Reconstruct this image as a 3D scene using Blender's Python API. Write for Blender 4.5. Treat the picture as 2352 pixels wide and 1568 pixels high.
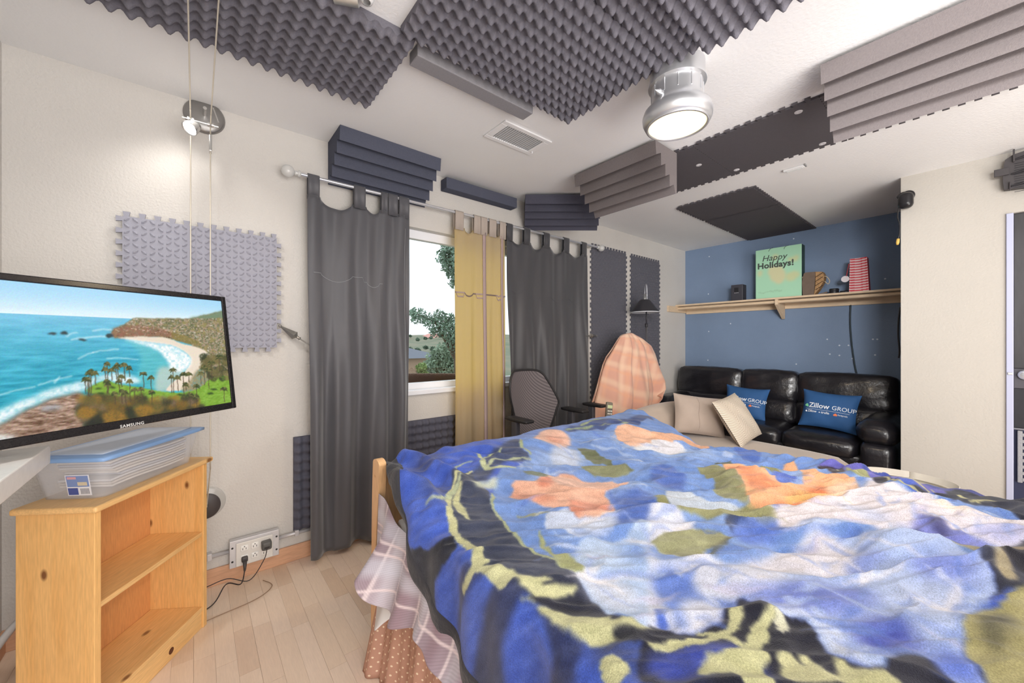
import bpy, bmesh, math, random
import numpy as np
from mathutils import Vector, Matrix

for o in list(bpy.data.objects):
    bpy.data.objects.remove(o)
S = bpy.context.scene
COL = S.collection
random.seed(4)
RNG = np.random.default_rng(11)

# ------------------------------------------------------------------ camera
F = 885.0                      # focal length in pixels of the 2352 x 1568 frame
CX, CY = 1176.0, 784.0
H = 1.245                      # camera height
YAW = math.radians(50.6)       # window wall runs 50.6 deg to the right of the view axis
VX, VY = math.cos(YAW), math.sin(YAW)
cam = bpy.data.cameras.new('camera')
cam.sensor_width = 36.0
cam.lens = F / 2352 * 36.0
cam.clip_start = 0.01
cam.clip_end = 500
camo = bpy.data.objects.new('camera', cam)
COL.objects.link(camo)
camo.location = (0, 0, H)
camo.rotation_euler = (math.pi / 2, 0, -math.atan2(VX, VY))
S.camera = camo

# ------------------------------------------------------------------ world
W = bpy.data.worlds.new('overcast_sky')
S.world = W
W.use_nodes = True
W.node_tree.nodes['Background'].inputs[0].default_value = (0.90, 0.95, 1.0, 1)
W.node_tree.nodes['Background'].inputs[1].default_value = 1.35

S.view_settings.view_transform = 'Standard'
S.view_settings.look = 'None'
S.view_settings.gamma = 1.0
S.view_settings.exposure = 0.16
S.view_settings.use_curve_mapping = False

# lights: three fill panels added behind the camera, two ceiling spots along the cable
def area_light(name, loc, target, size, power, color, sy=None):
    l = bpy.data.lights.new(name, 'AREA')
    l.shape = 'RECTANGLE'
    l.size = size
    l.size_y = sy or size
    l.energy = power
    l.color = color
    o = bpy.data.objects.new(name, l)
    COL.objects.link(o)
    o.location = loc
    o.rotation_euler = (Vector(target) - Vector(loc)).to_track_quat('-Z', 'Y').to_euler()
    return o
def spot_light(name, loc, target, power, color, ang, blend=.4, r=.03):
    l = bpy.data.lights.new(name, 'SPOT')
    l.energy = power
    l.color = color
    l.spot_size = math.radians(ang)
    l.spot_blend = blend
    l.shadow_soft_size = r
    o = bpy.data.objects.new(name, l)
    COL.objects.link(o)
    o.location = loc
    o.rotation_euler = (Vector(target) - Vector(loc)).to_track_quat('-Z', 'Y').to_euler()
    return o
area_light('soft_fill_light', (1.15, -2.22, 1.45), (1.5, 1.0, 1.75), 3.3, 116, (1, .993, .982), 1.9)  # added softbox for even fill, no lamp of the room
area_light('ceiling_fill_light', (1.5, -1.75, 0.22), (1.9, .2, 2.44), 3.2, 60, (1, .993, .982), .9)  # added fill that lifts the ceiling, no fixture stands here
far_ = area_light('alcove_fill_light', (-0.40, -1.0, 2.0), (4.8, 1.35, 1.55), .9, 11, (1, .993, .982), .6)  # added narrow fill to brighten the sofa alcove
far_.data.spread = math.radians(55)
spot_light('cable_spot_wall', (-0.05, 2.24, 2.32), (-0.02, 2.46, 1.25), 8, (1, .96, .90), 120, 1.0, .05)
spot_light('cable_spot_floor', (-0.35, 1.20, 2.30), (0.35, 2.05, 0.2), 22, (1, .97, .93), 110, .6)

# ------------------------------------------------------------------ photo pixel -> point in the room
def ray(px, py):
    a = px - CX
    return (F * VX + a * VY, F * VY - a * VX, CY - py)
def onZ(px, py, z):
    d = ray(px, py); s = (z - H) / d[2]
    return Vector((d[0] * s, d[1] * s, z))
def onY(px, py, y):
    d = ray(px, py); s = y / d[1]
    return Vector((d[0] * s, y, H + d[2] * s))
def onX(px, py, x):
    d = ray(px, py); s = x / d[0]
    return Vector((x, d[1] * s, H + d[2] * s))
def onP(px, py, p0, n):
    d = Vector(ray(px, py)); c = Vector((0, 0, H))
    s = (Vector(p0) - c).dot(n) / d.dot(n)
    return c + d * s

# ------------------------------------------------------------------ materials
def lin(c):
    return tuple(((v / 255) / 12.92 if v <= 10 else (((v / 255) + .055) / 1.055) ** 2.4) for v in c[:3])
def linv(a):
    a = np.clip(a / 255.0, 0, 1)
    return np.where(a <= 0.04045, a / 12.92, ((a + .055) / 1.055) ** 2.4)
MATS = {}
def M(name, col=(200, 200, 200), rough=.6, metal=0.0, var=0.0, vs=20.0, bump=0.0, bs=150.0,
      emit=0.0, spec=.4, stretch=None, sheen=0.0, coat=0.0, attr=None, alpha=1.0, trans=0.0,
      col2=None, det=4.0, ecol=None):
    if name in MATS:
        return MATS[name]
    m = bpy.data.materials.new(name)
    m.use_nodes = True
    nt = m.node_tree
    b = nt.nodes['Principled BSDF']
    L = nt.links.new
    c = lin(col)
    b.inputs['Base Color'].default_value = (*c, 1)
    b.inputs['Roughness'].default_value = rough
    b.inputs['Metallic'].default_value = metal
    b.inputs['Specular IOR Level'].default_value = spec
    if sheen:
        b.inputs['Sheen Weight'].default_value = sheen
        b.inputs['Sheen Roughness'].default_value = .5
    if coat:
        b.inputs['Coat Weight'].default_value = coat
        b.inputs['Coat Roughness'].default_value = .15
    if trans:
        b.inputs['Transmission Weight'].default_value = trans
    if alpha < 1:
        b.inputs['Alpha'].default_value = alpha
    if emit:
        b.inputs['Emission Color'].default_value = (*lin(ecol or col), 1)
        b.inputs['Emission Strength'].default_value = emit
    src = None
    if attr:
        a = nt.nodes.new('ShaderNodeAttribute'); a.attribute_name = attr
        src = a.outputs['Color']
        L(src, b.inputs['Base Color'])
        if emit:
            L(src, b.inputs['Emission Color'])
    if var or bump:
        tc = nt.nodes.new('ShaderNodeTexCoord')
        mp = nt.nodes.new('ShaderNodeMapping')
        L(tc.outputs['Object'], mp.inputs['Vector'])
        if stretch:
            mp.inputs['Scale'].default_value = stretch
    if var:
        n = nt.nodes.new('ShaderNodeTexNoise')
        n.inputs['Scale'].default_value = vs
        n.inputs['Detail'].default_value = det
        L(mp.outputs[0], n.inputs['Vector'])
        mx = nt.nodes.new('ShaderNodeMix'); mx.data_type = 'RGBA'
        if col2 is not None:
            r = nt.nodes.new('ShaderNodeMapRange')
            r.inputs['From Min'].default_value = .5 - .5 * (1.05 - var)
            r.inputs['From Max'].default_value = .5 + .5 * (1.05 - var)
            L(n.outputs['Fac'], r.inputs['Value'])
            L(r.outputs[0], mx.inputs[0])
            mx.inputs[6].default_value = (*c, 1)
            mx.inputs[7].default_value = (*lin(col2), 1)
        else:
            mx.blend_type = 'MULTIPLY'
            mx.inputs[0].default_value = 1
            r = nt.nodes.new('ShaderNodeMapRange')
            r.inputs['From Min'].default_value = .25
            r.inputs['From Max'].default_value = .75
            r.inputs['To Min'].default_value = 1 - var
            r.inputs['To Max'].default_value = 1 + var
            L(n.outputs['Fac'], r.inputs['Value'])
            if src:
                L(src, mx.inputs[6])
            else:
                mx.inputs[6].default_value = (*c, 1)
            L(r.outputs[0], mx.inputs[7])
        L(mx.outputs[2], b.inputs['Base Color'])
        if emit and attr is None:
            L(mx.outputs[2], b.inputs['Emission Color'])
    if bump:
        n2 = nt.nodes.new('ShaderNodeTexNoise')
        n2.inputs['Scale'].default_value = bs
        n2.inputs['Detail'].default_value = 3
        L(mp.outputs[0], n2.inputs['Vector'])
        bp = nt.nodes.new('ShaderNodeBump')
        bp.inputs['Strength'].default_value = bump
        bp.inputs['Distance'].default_value = .01
        L(n2.outputs['Fac'], bp.inputs['Height'])
        L(bp.outputs[0], b.inputs['Normal'])
    MATS[name] = m
    return m
def wood(name, c1, c2, axis='z', scale=6.0, rough=.45, knots=0.0, grain=.5, fib=1.0):
    """grain running along one axis of the object"""
    if name in MATS:
        return MATS[name]
    m = bpy.data.materials.new(name); m.use_nodes = True
    nt = m.node_tree; b = nt.nodes['Principled BSDF']; L = nt.links.new
    tc = nt.nodes.new('ShaderNodeTexCoord'); mp = nt.nodes.new('ShaderNodeMapping')
    L(tc.outputs['Object'], mp.inputs['Vector'])
    sc = {'x': (.10, 1, 1), 'y': (1, .10, 1), 'z': (1, 1, .10)}[axis]
    mp.inputs['Scale'].default_value = tuple(scale * v for v in sc)
    n = nt.nodes.new('ShaderNodeTexNoise'); n.inputs['Scale'].default_value = 2.2; n.inputs['Detail'].default_value = 3
    n.inputs['Distortion'].default_value = .6
    L(mp.outputs[0], n.inputs['Vector'])
    w = nt.nodes.new('ShaderNodeMath'); w.operation = 'MULTIPLY'; w.inputs[1].default_value = 9
    L(n.outputs['Fac'], w.inputs[0])
    sn = nt.nodes.new('ShaderNodeMath'); sn.operation = 'SINE'; L(w.outputs[0], sn.inputs[0])
    r = nt.nodes.new('ShaderNodeMapRange'); r.inputs['From Min'].default_value = -1; r.inputs['From Max'].default_value = 1
    r.inputs['To Max'].default_value = grain
    L(sn.outputs[0], r.inputs['Value'])
    mx = nt.nodes.new('ShaderNodeMix'); mx.data_type = 'RGBA'
    mx.inputs[6].default_value = (*lin(c1), 1); mx.inputs[7].default_value = (*lin(c2), 1)
    L(r.outputs[0], mx.inputs[0])
    out = mx.outputs[2]
    # fine fibre
    n3 = nt.nodes.new('ShaderNodeTexNoise'); n3.inputs['Scale'].default_value = 26; n3.inputs['Detail'].default_value = 2
    L(mp.outputs[0], n3.inputs['Vector'])
    r3 = nt.nodes.new('ShaderNodeMapRange'); r3.inputs['From Min'].default_value = .3; r3.inputs['From Max'].default_value = .7
    r3.inputs['To Min'].default_value = 1 - .10 * fib; r3.inputs['To Max'].default_value = 1 + .08 * fib
    L(n3.outputs['Fac'], r3.inputs['Value'])
    m3 = nt.nodes.new('ShaderNodeMix'); m3.data_type = 'RGBA'; m3.blend_type = 'MULTIPLY'; m3.inputs[0].default_value = 1
    L(out, m3.inputs[6]); L(r3.outputs[0], m3.inputs[7]); out = m3.outputs[2]
    if knots:
        mp2 = nt.nodes.new('ShaderNodeMapping'); L(tc.outputs['Object'], mp2.inputs['Vector'])
        k = {'x': (.55, 1, 1), 'y': (1, .55, 1), 'z': (1, 1, .55)}[axis]
        mp2.inputs['Scale'].default_value = tuple(v * 9 for v in k)
        v = nt.nodes.new('ShaderNodeTexVoronoi'); v.inputs['Scale'].default_value = 1.0
        L(mp2.outputs[0], v.inputs['Vector'])
        rk = nt.nodes.new('ShaderNodeMapRange'); rk.inputs['From Min'].default_value = .05; rk.inputs['From Max'].default_value = .11
        rk.inputs['To Min'].default_value = knots; rk.inputs['To Max'].default_value = 0
        L(v.outputs['Distance'], rk.inputs['Value'])
        mk = nt.nodes.new('ShaderNodeMix'); mk.data_type = 'RGBA'
        mk.inputs[7].default_value = (*lin((105, 55, 25)), 1)
        L(rk.outputs[0], mk.inputs[0]); L(out, mk.inputs[6]); out = mk.outputs[2]
    L(out, b.inputs['Base Color'])
    b.inputs['Roughness'].default_value = rough
    b.inputs['Specular IOR Level'].default_value = .35
    MATS[name] = m
    return m

# ------------------------------------------------------------------ mesh building
ORG = {}
class MB:
    """collects vertices and faces in room coordinates; build() links ONE mesh object"""
    def __init__(s):
        s.v = []; s.f = []; s.X = None
    def add(s, vs, fs):
        k = len(s.v)
        if s.X is not None:
            vs = [s.X @ Vector(p) for p in vs]
        s.v += [tuple(p) for p in vs]
        s.f += [tuple(k + i for i in f) for f in fs]
        return s
    def box(s, a, b):
        x0, x1 = sorted((a[0], b[0])); y0, y1 = sorted((a[1], b[1])); z0, z1 = sorted((a[2], b[2]))
        vs = [(x, y, z) for z in (z0, z1) for y in (y0, y1) for x in (x0, x1)]
        return s.add(vs, [(0, 2, 3, 1), (4, 5, 7, 6), (0, 1, 5, 4), (1, 3, 7, 5), (3, 2, 6, 7), (2, 0, 4, 6)])
    def bbox(s, a, b, r=.004, seg=2):
        bm = bmesh.new()
        bmesh.ops.create_cube(bm, size=1)
        c = [(a[i] + b[i]) / 2 for i in range(3)]; d = [abs(a[i] - b[i]) for i in range(3)]
        for v in bm.verts:
            v.co = Vector([v.co[i] * d[i] + c[i] for i in range(3)])
        bmesh.ops.bevel(bm, geom=bm.edges[:], offset=min(r, min(d) * .49), segments=seg, affect='EDGES', profile=.5)
        return s.bm(bm)
    def bm(s, bm):
        bm.verts.ensure_lookup_table()
        for i, v in enumerate(bm.verts):
            v.index = i
        s.add([v.co.copy() for v in bm.verts], [[v.index for v in f.verts] for f in bm.faces])
        bm.free()
        return s
    def prism(s, pts, axis, d0, d1):
        """polygon in the two other axes (cyclic order), extruded along axis"""
        def P(p, d):
            if axis == 'x': return (d, p[0], p[1])
            if axis == 'y': return (p[0], d, p[1])
            return (p[0], p[1], d)
        n = len(pts)
        vs = [P(p, d0) for p in pts] + [P(p, d1) for p in pts]
        fs = [tuple(range(n - 1, -1, -1)), tuple(range(n, 2 * n))]
        fs += [(i, (i + 1) % n, n + (i + 1) % n, n + i) for i in range(n)]
        return s.add(vs, fs)
    def tube(s, path, r, seg=8, cap=True, rz=None):
        path = [Vector(p) for p in path]
        rs = r if isinstance(r, (list, tuple)) else [r] * len(path)
        vs = []; fs = []
        up = None
        for i, p in enumerate(path):
            t = (path[min(i + 1, len(path) - 1)] - path[max(i - 1, 0)])
            t = t.normalized() if t.length > 1e-9 else Vector((0, 0, 1))
            if up is None:
                up = Vector((0, 0, 1)) if abs(t.z) < .9 else Vector((1, 0, 0))
            a = t.cross(up)
            if a.length < 1e-5:
                a = t.cross(Vector((1, .3, .2)))
            a.normalize()
            b = a.cross(t).normalized()
            up = b
            for k in range(seg):
                w = 2 * math.pi * k / seg
                vs.append(p + (a * math.cos(w) + b * math.sin(w) * (rz or 1)) * rs[i])
        for i in range(len(path) - 1):
            for k in range(seg):
                fs.append((i * seg + k, i * seg + (k + 1) % seg, (i + 1) * seg + (k + 1) % seg, (i + 1) * seg + k))
        if cap:
            fs.append(tuple(range(seg - 1, -1, -1)))
            fs.append(tuple((len(path) - 1) * seg + k for k in range(seg)))
        return s.add(vs, fs)
    def lathe(s, prof, center=(0, 0, 0), axis=(0, 0, 1), seg=32, a0=0, a1=2 * math.pi):
        """profile of (radius, along-axis) pairs"""
        ax = Vector(axis).normalized()
        q = ax.to_track_quat('Z', 'Y').to_matrix()
        full = abs(a1 - a0 - 2 * math.pi) < 1e-6
        n = seg if full else seg + 1
        vs = []; fs = []
        for (r, h) in prof:
            for k in range(n):
                w = a0 + (a1 - a0) * k / seg
                vs.append(Vector(center) + q @ Vector((r * math.cos(w), r * math.sin(w), h)))
        for i in range(len(prof) - 1):
            for k in range(seg):
                k2 = (k + 1) % n
                fs.append((i * n + k, i * n + k2, (i + 1) * n + k2, (i + 1) * n + k))
        return s.add(vs, fs)
    def grid(s, P):
        """P: 2D list / array of points"""
        P = np.asarray(P, float); a, b = P.shape[:2]
        vs = [tuple(p) for p in P.reshape(-1, 3)]
        fs = [(i * b + j, i * b + j + 1, (i + 1) * b + j + 1, (i + 1) * b + j) for i in range(a - 1) for j in range(b - 1)]
        return s.add(vs, fs)
    def rbox(s, c, size, r, n=10, bulge=0.0, rot=None, noise=0.0, fn=None, seed=0):
        """rounded, optionally puffed box (cushion)"""
        bm = bmesh.new()
        bmesh.ops.create_cube(bm, size=2)
        bmesh.ops.subdivide_edges(bm, edges=bm.edges[:], cuts=n, use_grid_fill=True)
        hx = [d / 2 for d in size]
        rot = rot or Matrix.Identity(3)
        out = []
        for v in bm.verts:
            q = Vector(v.co)
            p = Vector([q[i] * hx[i] for i in range(3)])
            inn = Vector([max(-(hx[i] - r), min(hx[i] - r, p[i])) for i in range(3)])
            d = p - inn
            if d.length > 1e-9:
                p = inn + d.normalized() * r
            if bulge:
                k = [1 - abs(q[i]) ** 2 for i in range(3)]
                for i in range(3):
                    o = [j for j in range(3) if j != i]
                    p[i] += math.copysign(bulge, q[i]) * abs(q[i]) * max(0, k[o[0]]) * max(0, k[o[1]]) if abs(q[i]) > .01 else 0
            if fn:
                p = fn(p, q)
            if noise:
                p += Vector((math.sin(p.y * 31 + seed) + math.sin(p.z * 43 + p.y * 17 + seed * 2),
                             math.sin(p.x * 37 + p.z * 23 + seed), math.sin(p.y * 41 + seed * 3) * math.sin(p.x * 29))) * noise * .5
            v.co = rot @ p + Vector(c)
        return s.bm(bm)
    def build(s, name, mat=None, parent=None, label=None, cat=None, group=None, kind=None, smooth=False, ang=None, at=None, cols=None):
        v = np.array(s.v, dtype=np.float64) if s.v else np.zeros((0, 3))
        if parent is not None:
            org = ORG[parent.name]
        elif at is not None:
            org = Vector(at)
        else:
            mn, mx = v.min(0), v.max(0)
            org = Vector(((mn[0] + mx[0]) / 2, (mn[1] + mx[1]) / 2, mn[2]))
        me = bpy.data.meshes.new(name)
        me.from_pydata((v - np.array(org)).tolist(), [], s.f)
        if smooth:
            me.polygons.foreach_set('use_smooth', [True] * len(me.polygons))
            if ang:
                me.set_sharp_from_angle(angle=math.radians(ang))
        if cols is not None:
            ca = me.color_attributes.new('col', 'FLOAT_COLOR', 'POINT')
            c4 = np.ones((len(v), 4), np.float32); c4[:, :3] = cols
            ca.data.foreach_set('color', c4.ravel())
        if mat:
            me.materials.append(mat)
        me.update()
        o = bpy.data.objects.new(name, me)
        COL.objects.link(o)
        if parent is not None:
            o.parent = parent
        else:
            o.location = org
        ORG[o.name] = Vector(org)
        tag(o, label, cat, group, kind)
        return o
def tag(o, label=None, cat=None, group=None, kind=None):
    if label: o['label'] = label
    if cat: o['category'] = cat
    if group: o['group'] = group
    if kind: o['kind'] = kind
    return o
def thing(name, loc, label, cat, group=None):
    o = bpy.data.objects.new(name, None)
    COL.objects.link(o)
    o.location = loc
    o.empty_display_size = .05
    ORG[o.name] = Vector(loc)
    return tag(o, label, cat, group)
def struct(name, mb, mat, parent=None, **k):
    return mb.build(name, mat, parent, kind=None if parent else 'structure', **k)
def bx(a, b):
    return MB().box(a, b)
def bb(a, b, r=.004, seg=2):
    return MB().bbox(a, b, r, seg)
def tb(path, r, seg=8, **k):
    return MB().tube(path, r, seg, **k)
def lathe(*a, **k):
    return MB().lathe(*a, **k)
def curve_pts(pts, n=8, closed=False):
    """Catmull-Rom through points"""
    P = [np.array(p, float) for p in pts]; N = len(P); out = []
    rng = range(N) if closed else range(N - 1)
    for i in rng:
        p0 = P[(i - 1) % N] if closed or i > 0 else P[i]
        p1, p2 = P[i], P[(i + 1) % N]
        p3 = P[(i + 2) % N] if closed or i + 2 < N else P[(i + 1) % N]
        for k in range(n):
            t = k / n
            out.append(.5 * (2 * p1 + (p2 - p0) * t + (2 * p0 - 5 * p1 + 4 * p2 - p3) * t * t + (3 * p1 - p0 - 3 * p2 + p3) * t ** 3))
    if not closed:
        out.append(P[-1])
    return out
def text_mesh(name, body, size, mat, parent, origin, right, up, bold=0.0, depth=.0008, align='LEFT', shear=0.0, space=1.0):
    """lettering as thin flat geometry on a surface"""
    cu = bpy.data.curves.new(name, 'FONT')
    cu.body = body; cu.size = size; cu.align_x = align; cu.extrude = depth / 2; cu.offset = bold; cu.shear = shear
    cu.space_character = space
    cu.resolution_u = 3
    t = bpy.data.objects.new('tmp_' + name, cu)
    COL.objects.link(t)
    dg = bpy.context.evaluated_depsgraph_get()
    me = bpy.data.meshes.new_from_object(t.evaluated_get(dg))
    bpy.data.objects.remove(t)
    bpy.data.curves.remove(cu)
    r = Vector(right).normalized(); u = Vector(up).normalized(); n = r.cross(u)
    m = MB()
    org = Vector(origin)
    m.add([org + r * v.co.x + u * v.co.y + n * v.co.z for v in me.vertices], [list(p.vertices) for p in me.polygons])
    bpy.data.meshes.remove(me)
    return m.build(name, mat, parent)
def copy_tree(o, parent=None):
    c = o.copy(); COL.objects.link(c); c.parent = parent
    for ch in o.children:
        copy_tree(ch, c)
    return c

# ------------------------------------------------------------------ numpy painting of printed patterns
def vnoise(U, V, scale, seed=0, octs=3):
    out = np.zeros_like(U); amp = 1.0; tot = 0
    rg = np.random.default_rng(seed)
    for o in range(octs):
        g = rg.random((64, 64))
        x = U * scale * 2 ** o + 7.3 * o; y = V * scale * 2 ** o + 3.1 * o
        xi = np.floor(x).astype(int); yi = np.floor(y).astype(int)
        fx = x - xi; fy = y - yi
        fx = fx * fx * (3 - 2 * fx); fy = fy * fy * (3 - 2 * fy)
        a = g[xi % 64, yi % 64]; b = g[(xi + 1) % 64, yi % 64]; c = g[xi % 64, (yi + 1) % 64]; d = g[(xi + 1) % 64, (yi + 1) % 64]
        out += amp * ((a * (1 - fx) + b * fx) * (1 - fy) + (c * (1 - fx) + d * fx) * fy)
        tot += amp; amp *= .5
    return out / tot
def blur(m, k):
    if k < 1: return m
    for ax in (0, 1):
        p = np.pad(m, [(k + 1, k) if a == ax else (0, 0) for a in (0, 1)], mode='edge')
        c = np.cumsum(p, axis=ax)
        if ax == 0: m = (c[2 * k + 1:] - c[:-2 * k - 1]) / (2 * k + 1)
        else: m = (c[:, 2 * k + 1:] - c[:, :-2 * k - 1]) / (2 * k + 1)
    return m
class Canvas:
    def __init__(s, u0, u1, v0, v1, step, base, warp=0.0, wscale=30, fuzz=0.0):
        s.nu = int(round((u1 - u0) / step)) + 1; s.nv = int(round((v1 - v0) / step)) + 1
        s.u = np.linspace(u0, u1, s.nu); s.v = np.linspace(v0, v1, s.nv); s.step = step
        s.U, s.V = np.meshgrid(s.u, s.v, indexing='ij')
        s.C = np.zeros(s.U.shape + (3,)); s.C[:] = base
        s.Uw = s.U + (vnoise(s.U, s.V, wscale, 1) - .5) * warp
        s.Vw = s.V + (vnoise(s.U, s.V, wscale, 2) - .5) * warp
        if fuzz:
            s.Uw = s.Uw + (vnoise(s.U, s.V, 190, 3, 2) - .5) * fuzz
            s.Vw = s.Vw + (vnoise(s.U, s.V, 190, 4, 2) - .5) * fuzz
    def _box(s, pts, pad):
        p = np.array(pts); a, b = p.min(0) - pad, p.max(0) + pad
        i0 = max(0, np.searchsorted(s.u, a[0])); i1 = min(s.nu, np.searchsorted(s.u, b[0]))
        j0 = max(0, np.searchsorted(s.v, a[1])); j1 = min(s.nv, np.searchsorted(s.v, b[1]))
        return slice(i0, i1), slice(j0, j1)
    def put(s, sl, m, col, alpha):
        m = (m * alpha)[..., None]
        s.C[sl] = s.C[sl] * (1 - m) + np.array(col, float) * m
    def poly(s, pts, col, soft=.004, alpha=1.0, smooth=True, tex=0.0, ts=60):
        pts = curve_pts(pts, 5, True) if smooth else pts
        pts = np.array(pts)[:, :2]
        sl = s._box(pts, .03 + soft * 3)
        U, V = s.Uw[sl], s.Vw[sl]
        if U.size == 0: return
        ins = np.zeros(U.shape, bool)
        n = len(pts)
        for i in range(n):
            (x0, y0), (x1, y1) = pts[i], pts[(i + 1) % n]
            if y0 == y1: continue
            c = ((y0 > V) != (y1 > V)) & (U < (x1 - x0) * (V - y0) / (y1 - y0) + x0)
            ins ^= c
        m = ins.astype(float)
        k = int(round(soft / s.step))
        if k: m = blur(m, k)
        if k > 1: m = blur(m, k)
        if tex: m = m * (1 - tex + tex * np.clip(vnoise(s.U[sl], s.V[sl], ts, 9) * 2.4 - .6, 0, 1))
        s.put(sl, m, col, alpha)
    def stroke(s, pts, w, col, soft=.003, alpha=1.0, smooth=True):
        n0 = len(pts)
        ws = list(w) if isinstance(w, (list, tuple)) else [w] * n0
        P = [(p[0], p[1], ww) for p, ww in zip(pts, ws)]
        if smooth and n0 > 2: P = curve_pts(P, 5)
        P = np.array(P)
        sl = s._box(P[:, :2], P[:, 2].max() + soft * 3 + .01)
        U, V = s.Uw[sl], s.Vw[sl]
        if U.size == 0: return
        D = np.full(U.shape, 9.0)
        for i in range(len(P) - 1):
            a, b = P[i], P[i + 1]; d = b[:2] - a[:2]; l2 = max(d @ d, 1e-12)
            t = np.clip(((U - a[0]) * d[0] + (V - a[1]) * d[1]) / l2, 0, 1)
            q = np.hypot(U - a[0] - t * d[0], V - a[1] - t * d[1]) - (a[2] + t * (b[2] - a[2]))
            D = np.minimum(D, q)
        s.put(sl, np.clip(.5 - D / (2 * soft), 0, 1), col, alpha)
# ================================================================== THE ROOM
D, LX, BX, PX, CZ, YB = 2.49, -0.60, 5.02, 3.98, 2.44, -2.3
WX0, WX1, WZ0, WZ1 = 0.74, 2.62, 0.905, 2.035

m_wall = M('wall_paint', (208, 204, 199), .75, var=.03, vs=3, bump=.35, bs=95, det=3)
m_ceil = M('ceiling_paint', (240, 240, 240), .8, var=.015, vs=3, bump=.15, bs=70)
m_blue = M('blue_wall_paint', (122, 142, 170), .6, var=.06, vs=2.5, bump=.25, bs=90)
m_white = M('white_paint', (238, 239, 242), .4)
m_board = wood('baseboard_wood', (214, 168, 136), (196, 146, 112), 'x', 8, .5)
m_floor = wood('floor_base', (214, 190, 166), (204, 176, 150), 'y', 8, .4)

fl = struct('floor', bx((LX - .15, YB - .1, -.10), (BX + .15, D + .15, -0.004)), m_floor)
struct('ceiling', bx((LX - .15, YB - .1, CZ), (BX + .15, D + .15, CZ + .1)), m_ceil)
# floor staves (visible part of the floor), three strips to a board
stv = []
for i, (a, b) in enumerate([((234, 212, 190), (229, 206, 183)), ((237, 216, 196), (232, 211, 190)),
                            ((231, 208, 186), (226, 202, 179)), ((234, 211, 192), (229, 206, 186)),
                            ((224, 199, 176), (218, 192, 168))]):
    stv.append(wood('floor_stave_%d' % i, a, b, 'y', 9, .34, fib=.4))
x = LX
rs = random.Random(3)
sw = .066
plank_mesh = {}
ix = 0
while x < 1.05:
    y = .55 - rs.random() * .4
    while y < D - .002:
        L_ = rs.choice([.28, .36, .44])
        y1 = min(y + L_, D - .002)
        k = rs.choices(range(5), [5, 5, 3, 3, 1.6])[0]
        g = .0003 if ix % 3 else .0006
        me_o = MB().add([(x + g, y + .0003, 0), (x + sw - g * .5, y + .0003, 0), (x + sw - g * .5, y1 - .0003, 0), (x + g, y1 - .0003, 0),
                         (x + g, y + .0006, -.004), (x + sw - g * .5, y + .0006, -.004), (x + sw - g * .5, y1 - .0006, -.004), (x + g, y1 - .0006, -.004)],
                        [(0, 1, 2, 3), (0, 4, 5, 1), (1, 5, 6, 2), (2, 6, 7, 3), (3, 7, 4, 0)])
        me_o.build('floor_plank', stv[k], fl)
        y = y1
    x += sw
    ix += 1

# window wall with its opening
wb = MB()
wb.box((LX - .15, D, 0), (WX0, D + .15, CZ))
wb.box((WX1, D, 0), (BX + .15, D + .15, CZ))
wb.box((WX0, D, 0), (WX1, D + .15, WZ0))
wb.box((WX0, D, WZ1), (WX1, D + .15, CZ))
struct('wall_back', wb, m_wall)
struct('wall_left', bx((LX - .15, YB, 0), (LX, D, CZ)), m_wall)
struct('wall_behind', bx((LX - .15, YB - .1, 0), (BX + .15, YB, CZ)), m_wall)
wr = struct('wall_right', bx((BX, YB, 0), (BX + .15, D, CZ)), m_blue)
PY = .372                      # free end of the partition
DY = -.10                      # doorway starts here
pm = MB()
pm.box((PX, DY, 0), (PX + .12, PY, CZ))
pm.box((PX, -1.0, 2.055), (PX + .12, DY, CZ))
pm.box((PX, YB, 0), (PX + .12, -1.0, CZ))
struct('wall_partition', pm, M('partition_paint', (184, 179, 171), .7, var=.02, vs=3, bump=.2, bs=80))
# baseboards
struct('baseboard_back', bb((LX, D - .014, 0), (BX, D - .0005, .088), .003), m_board)
struct('baseboard_left', bb((LX + .0005, YB, 0), (LX + .014, D - .015, .088), .003), wood('baseboard_wood_y', (214, 168, 136), (196, 146, 112), 'y', 8, .5))

# old screw anchors and dabs of filler on the blue wall
m_plug = M('wall_filler', (214, 222, 232), .6)
for (px, py) in [(1900, 779), (1928, 793), (1949, 793), (2005, 779), (2015, 779), (1906, 813), (2010, 815), (1928, 816), (1958, 823), (1829, 836), (1626, 827), (1628, 761), (1678, 743), (1823, 548), (2033, 640), (1629, 589), (1627, 675)]:
    p = onX(px, py, BX)
    lathe([(.0, .0), (.0022, .0), (.0022, .003), (.006, .003), (.0075, .0)], (BX - .0002, p.y, p.z), (-1, 0, 0), 10).build('wall_anchor', m_plug, wr)

# ------------------------------------------------------------------ window
win = thing('window_1', (WX0, D + .05, WZ0), None, None); win['kind'] = 'structure'
m_frame = M('window_vinyl', (240, 242, 248), .35)
fy0, fy1 = D + .055, D + .105
def frame_bar(a, b):
    bb(a, b, .004).build('frame_bar', m_frame, win)
frame_bar((WX0, fy0, WZ1 - .062), (WX1, fy1, WZ1))
frame_bar((WX0, fy0, WZ0), (WX1, fy1, WZ0 + .045))
frame_bar((WX0, fy0, WZ0 + .045), (WX0 + .045, fy1, WZ1 - .062))
frame_bar((WX1 - .045, fy0, WZ0 + .045), (WX1, fy1, WZ1 - .062))
mxm = 1.74
frame_bar((mxm - .03, fy0, WZ0 + .045), (mxm + .03, fy1, WZ1 - .062))
g = bpy.data.materials.new('window_glass'); g.use_nodes = True
nt = g.node_tree; nt.nodes.clear()
o_ = nt.nodes.new('ShaderNodeOutputMaterial'); t_ = nt.nodes.new('ShaderNodeBsdfTransparent'); gl = nt.nodes.new('ShaderNodeBsdfGlossy')
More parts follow.
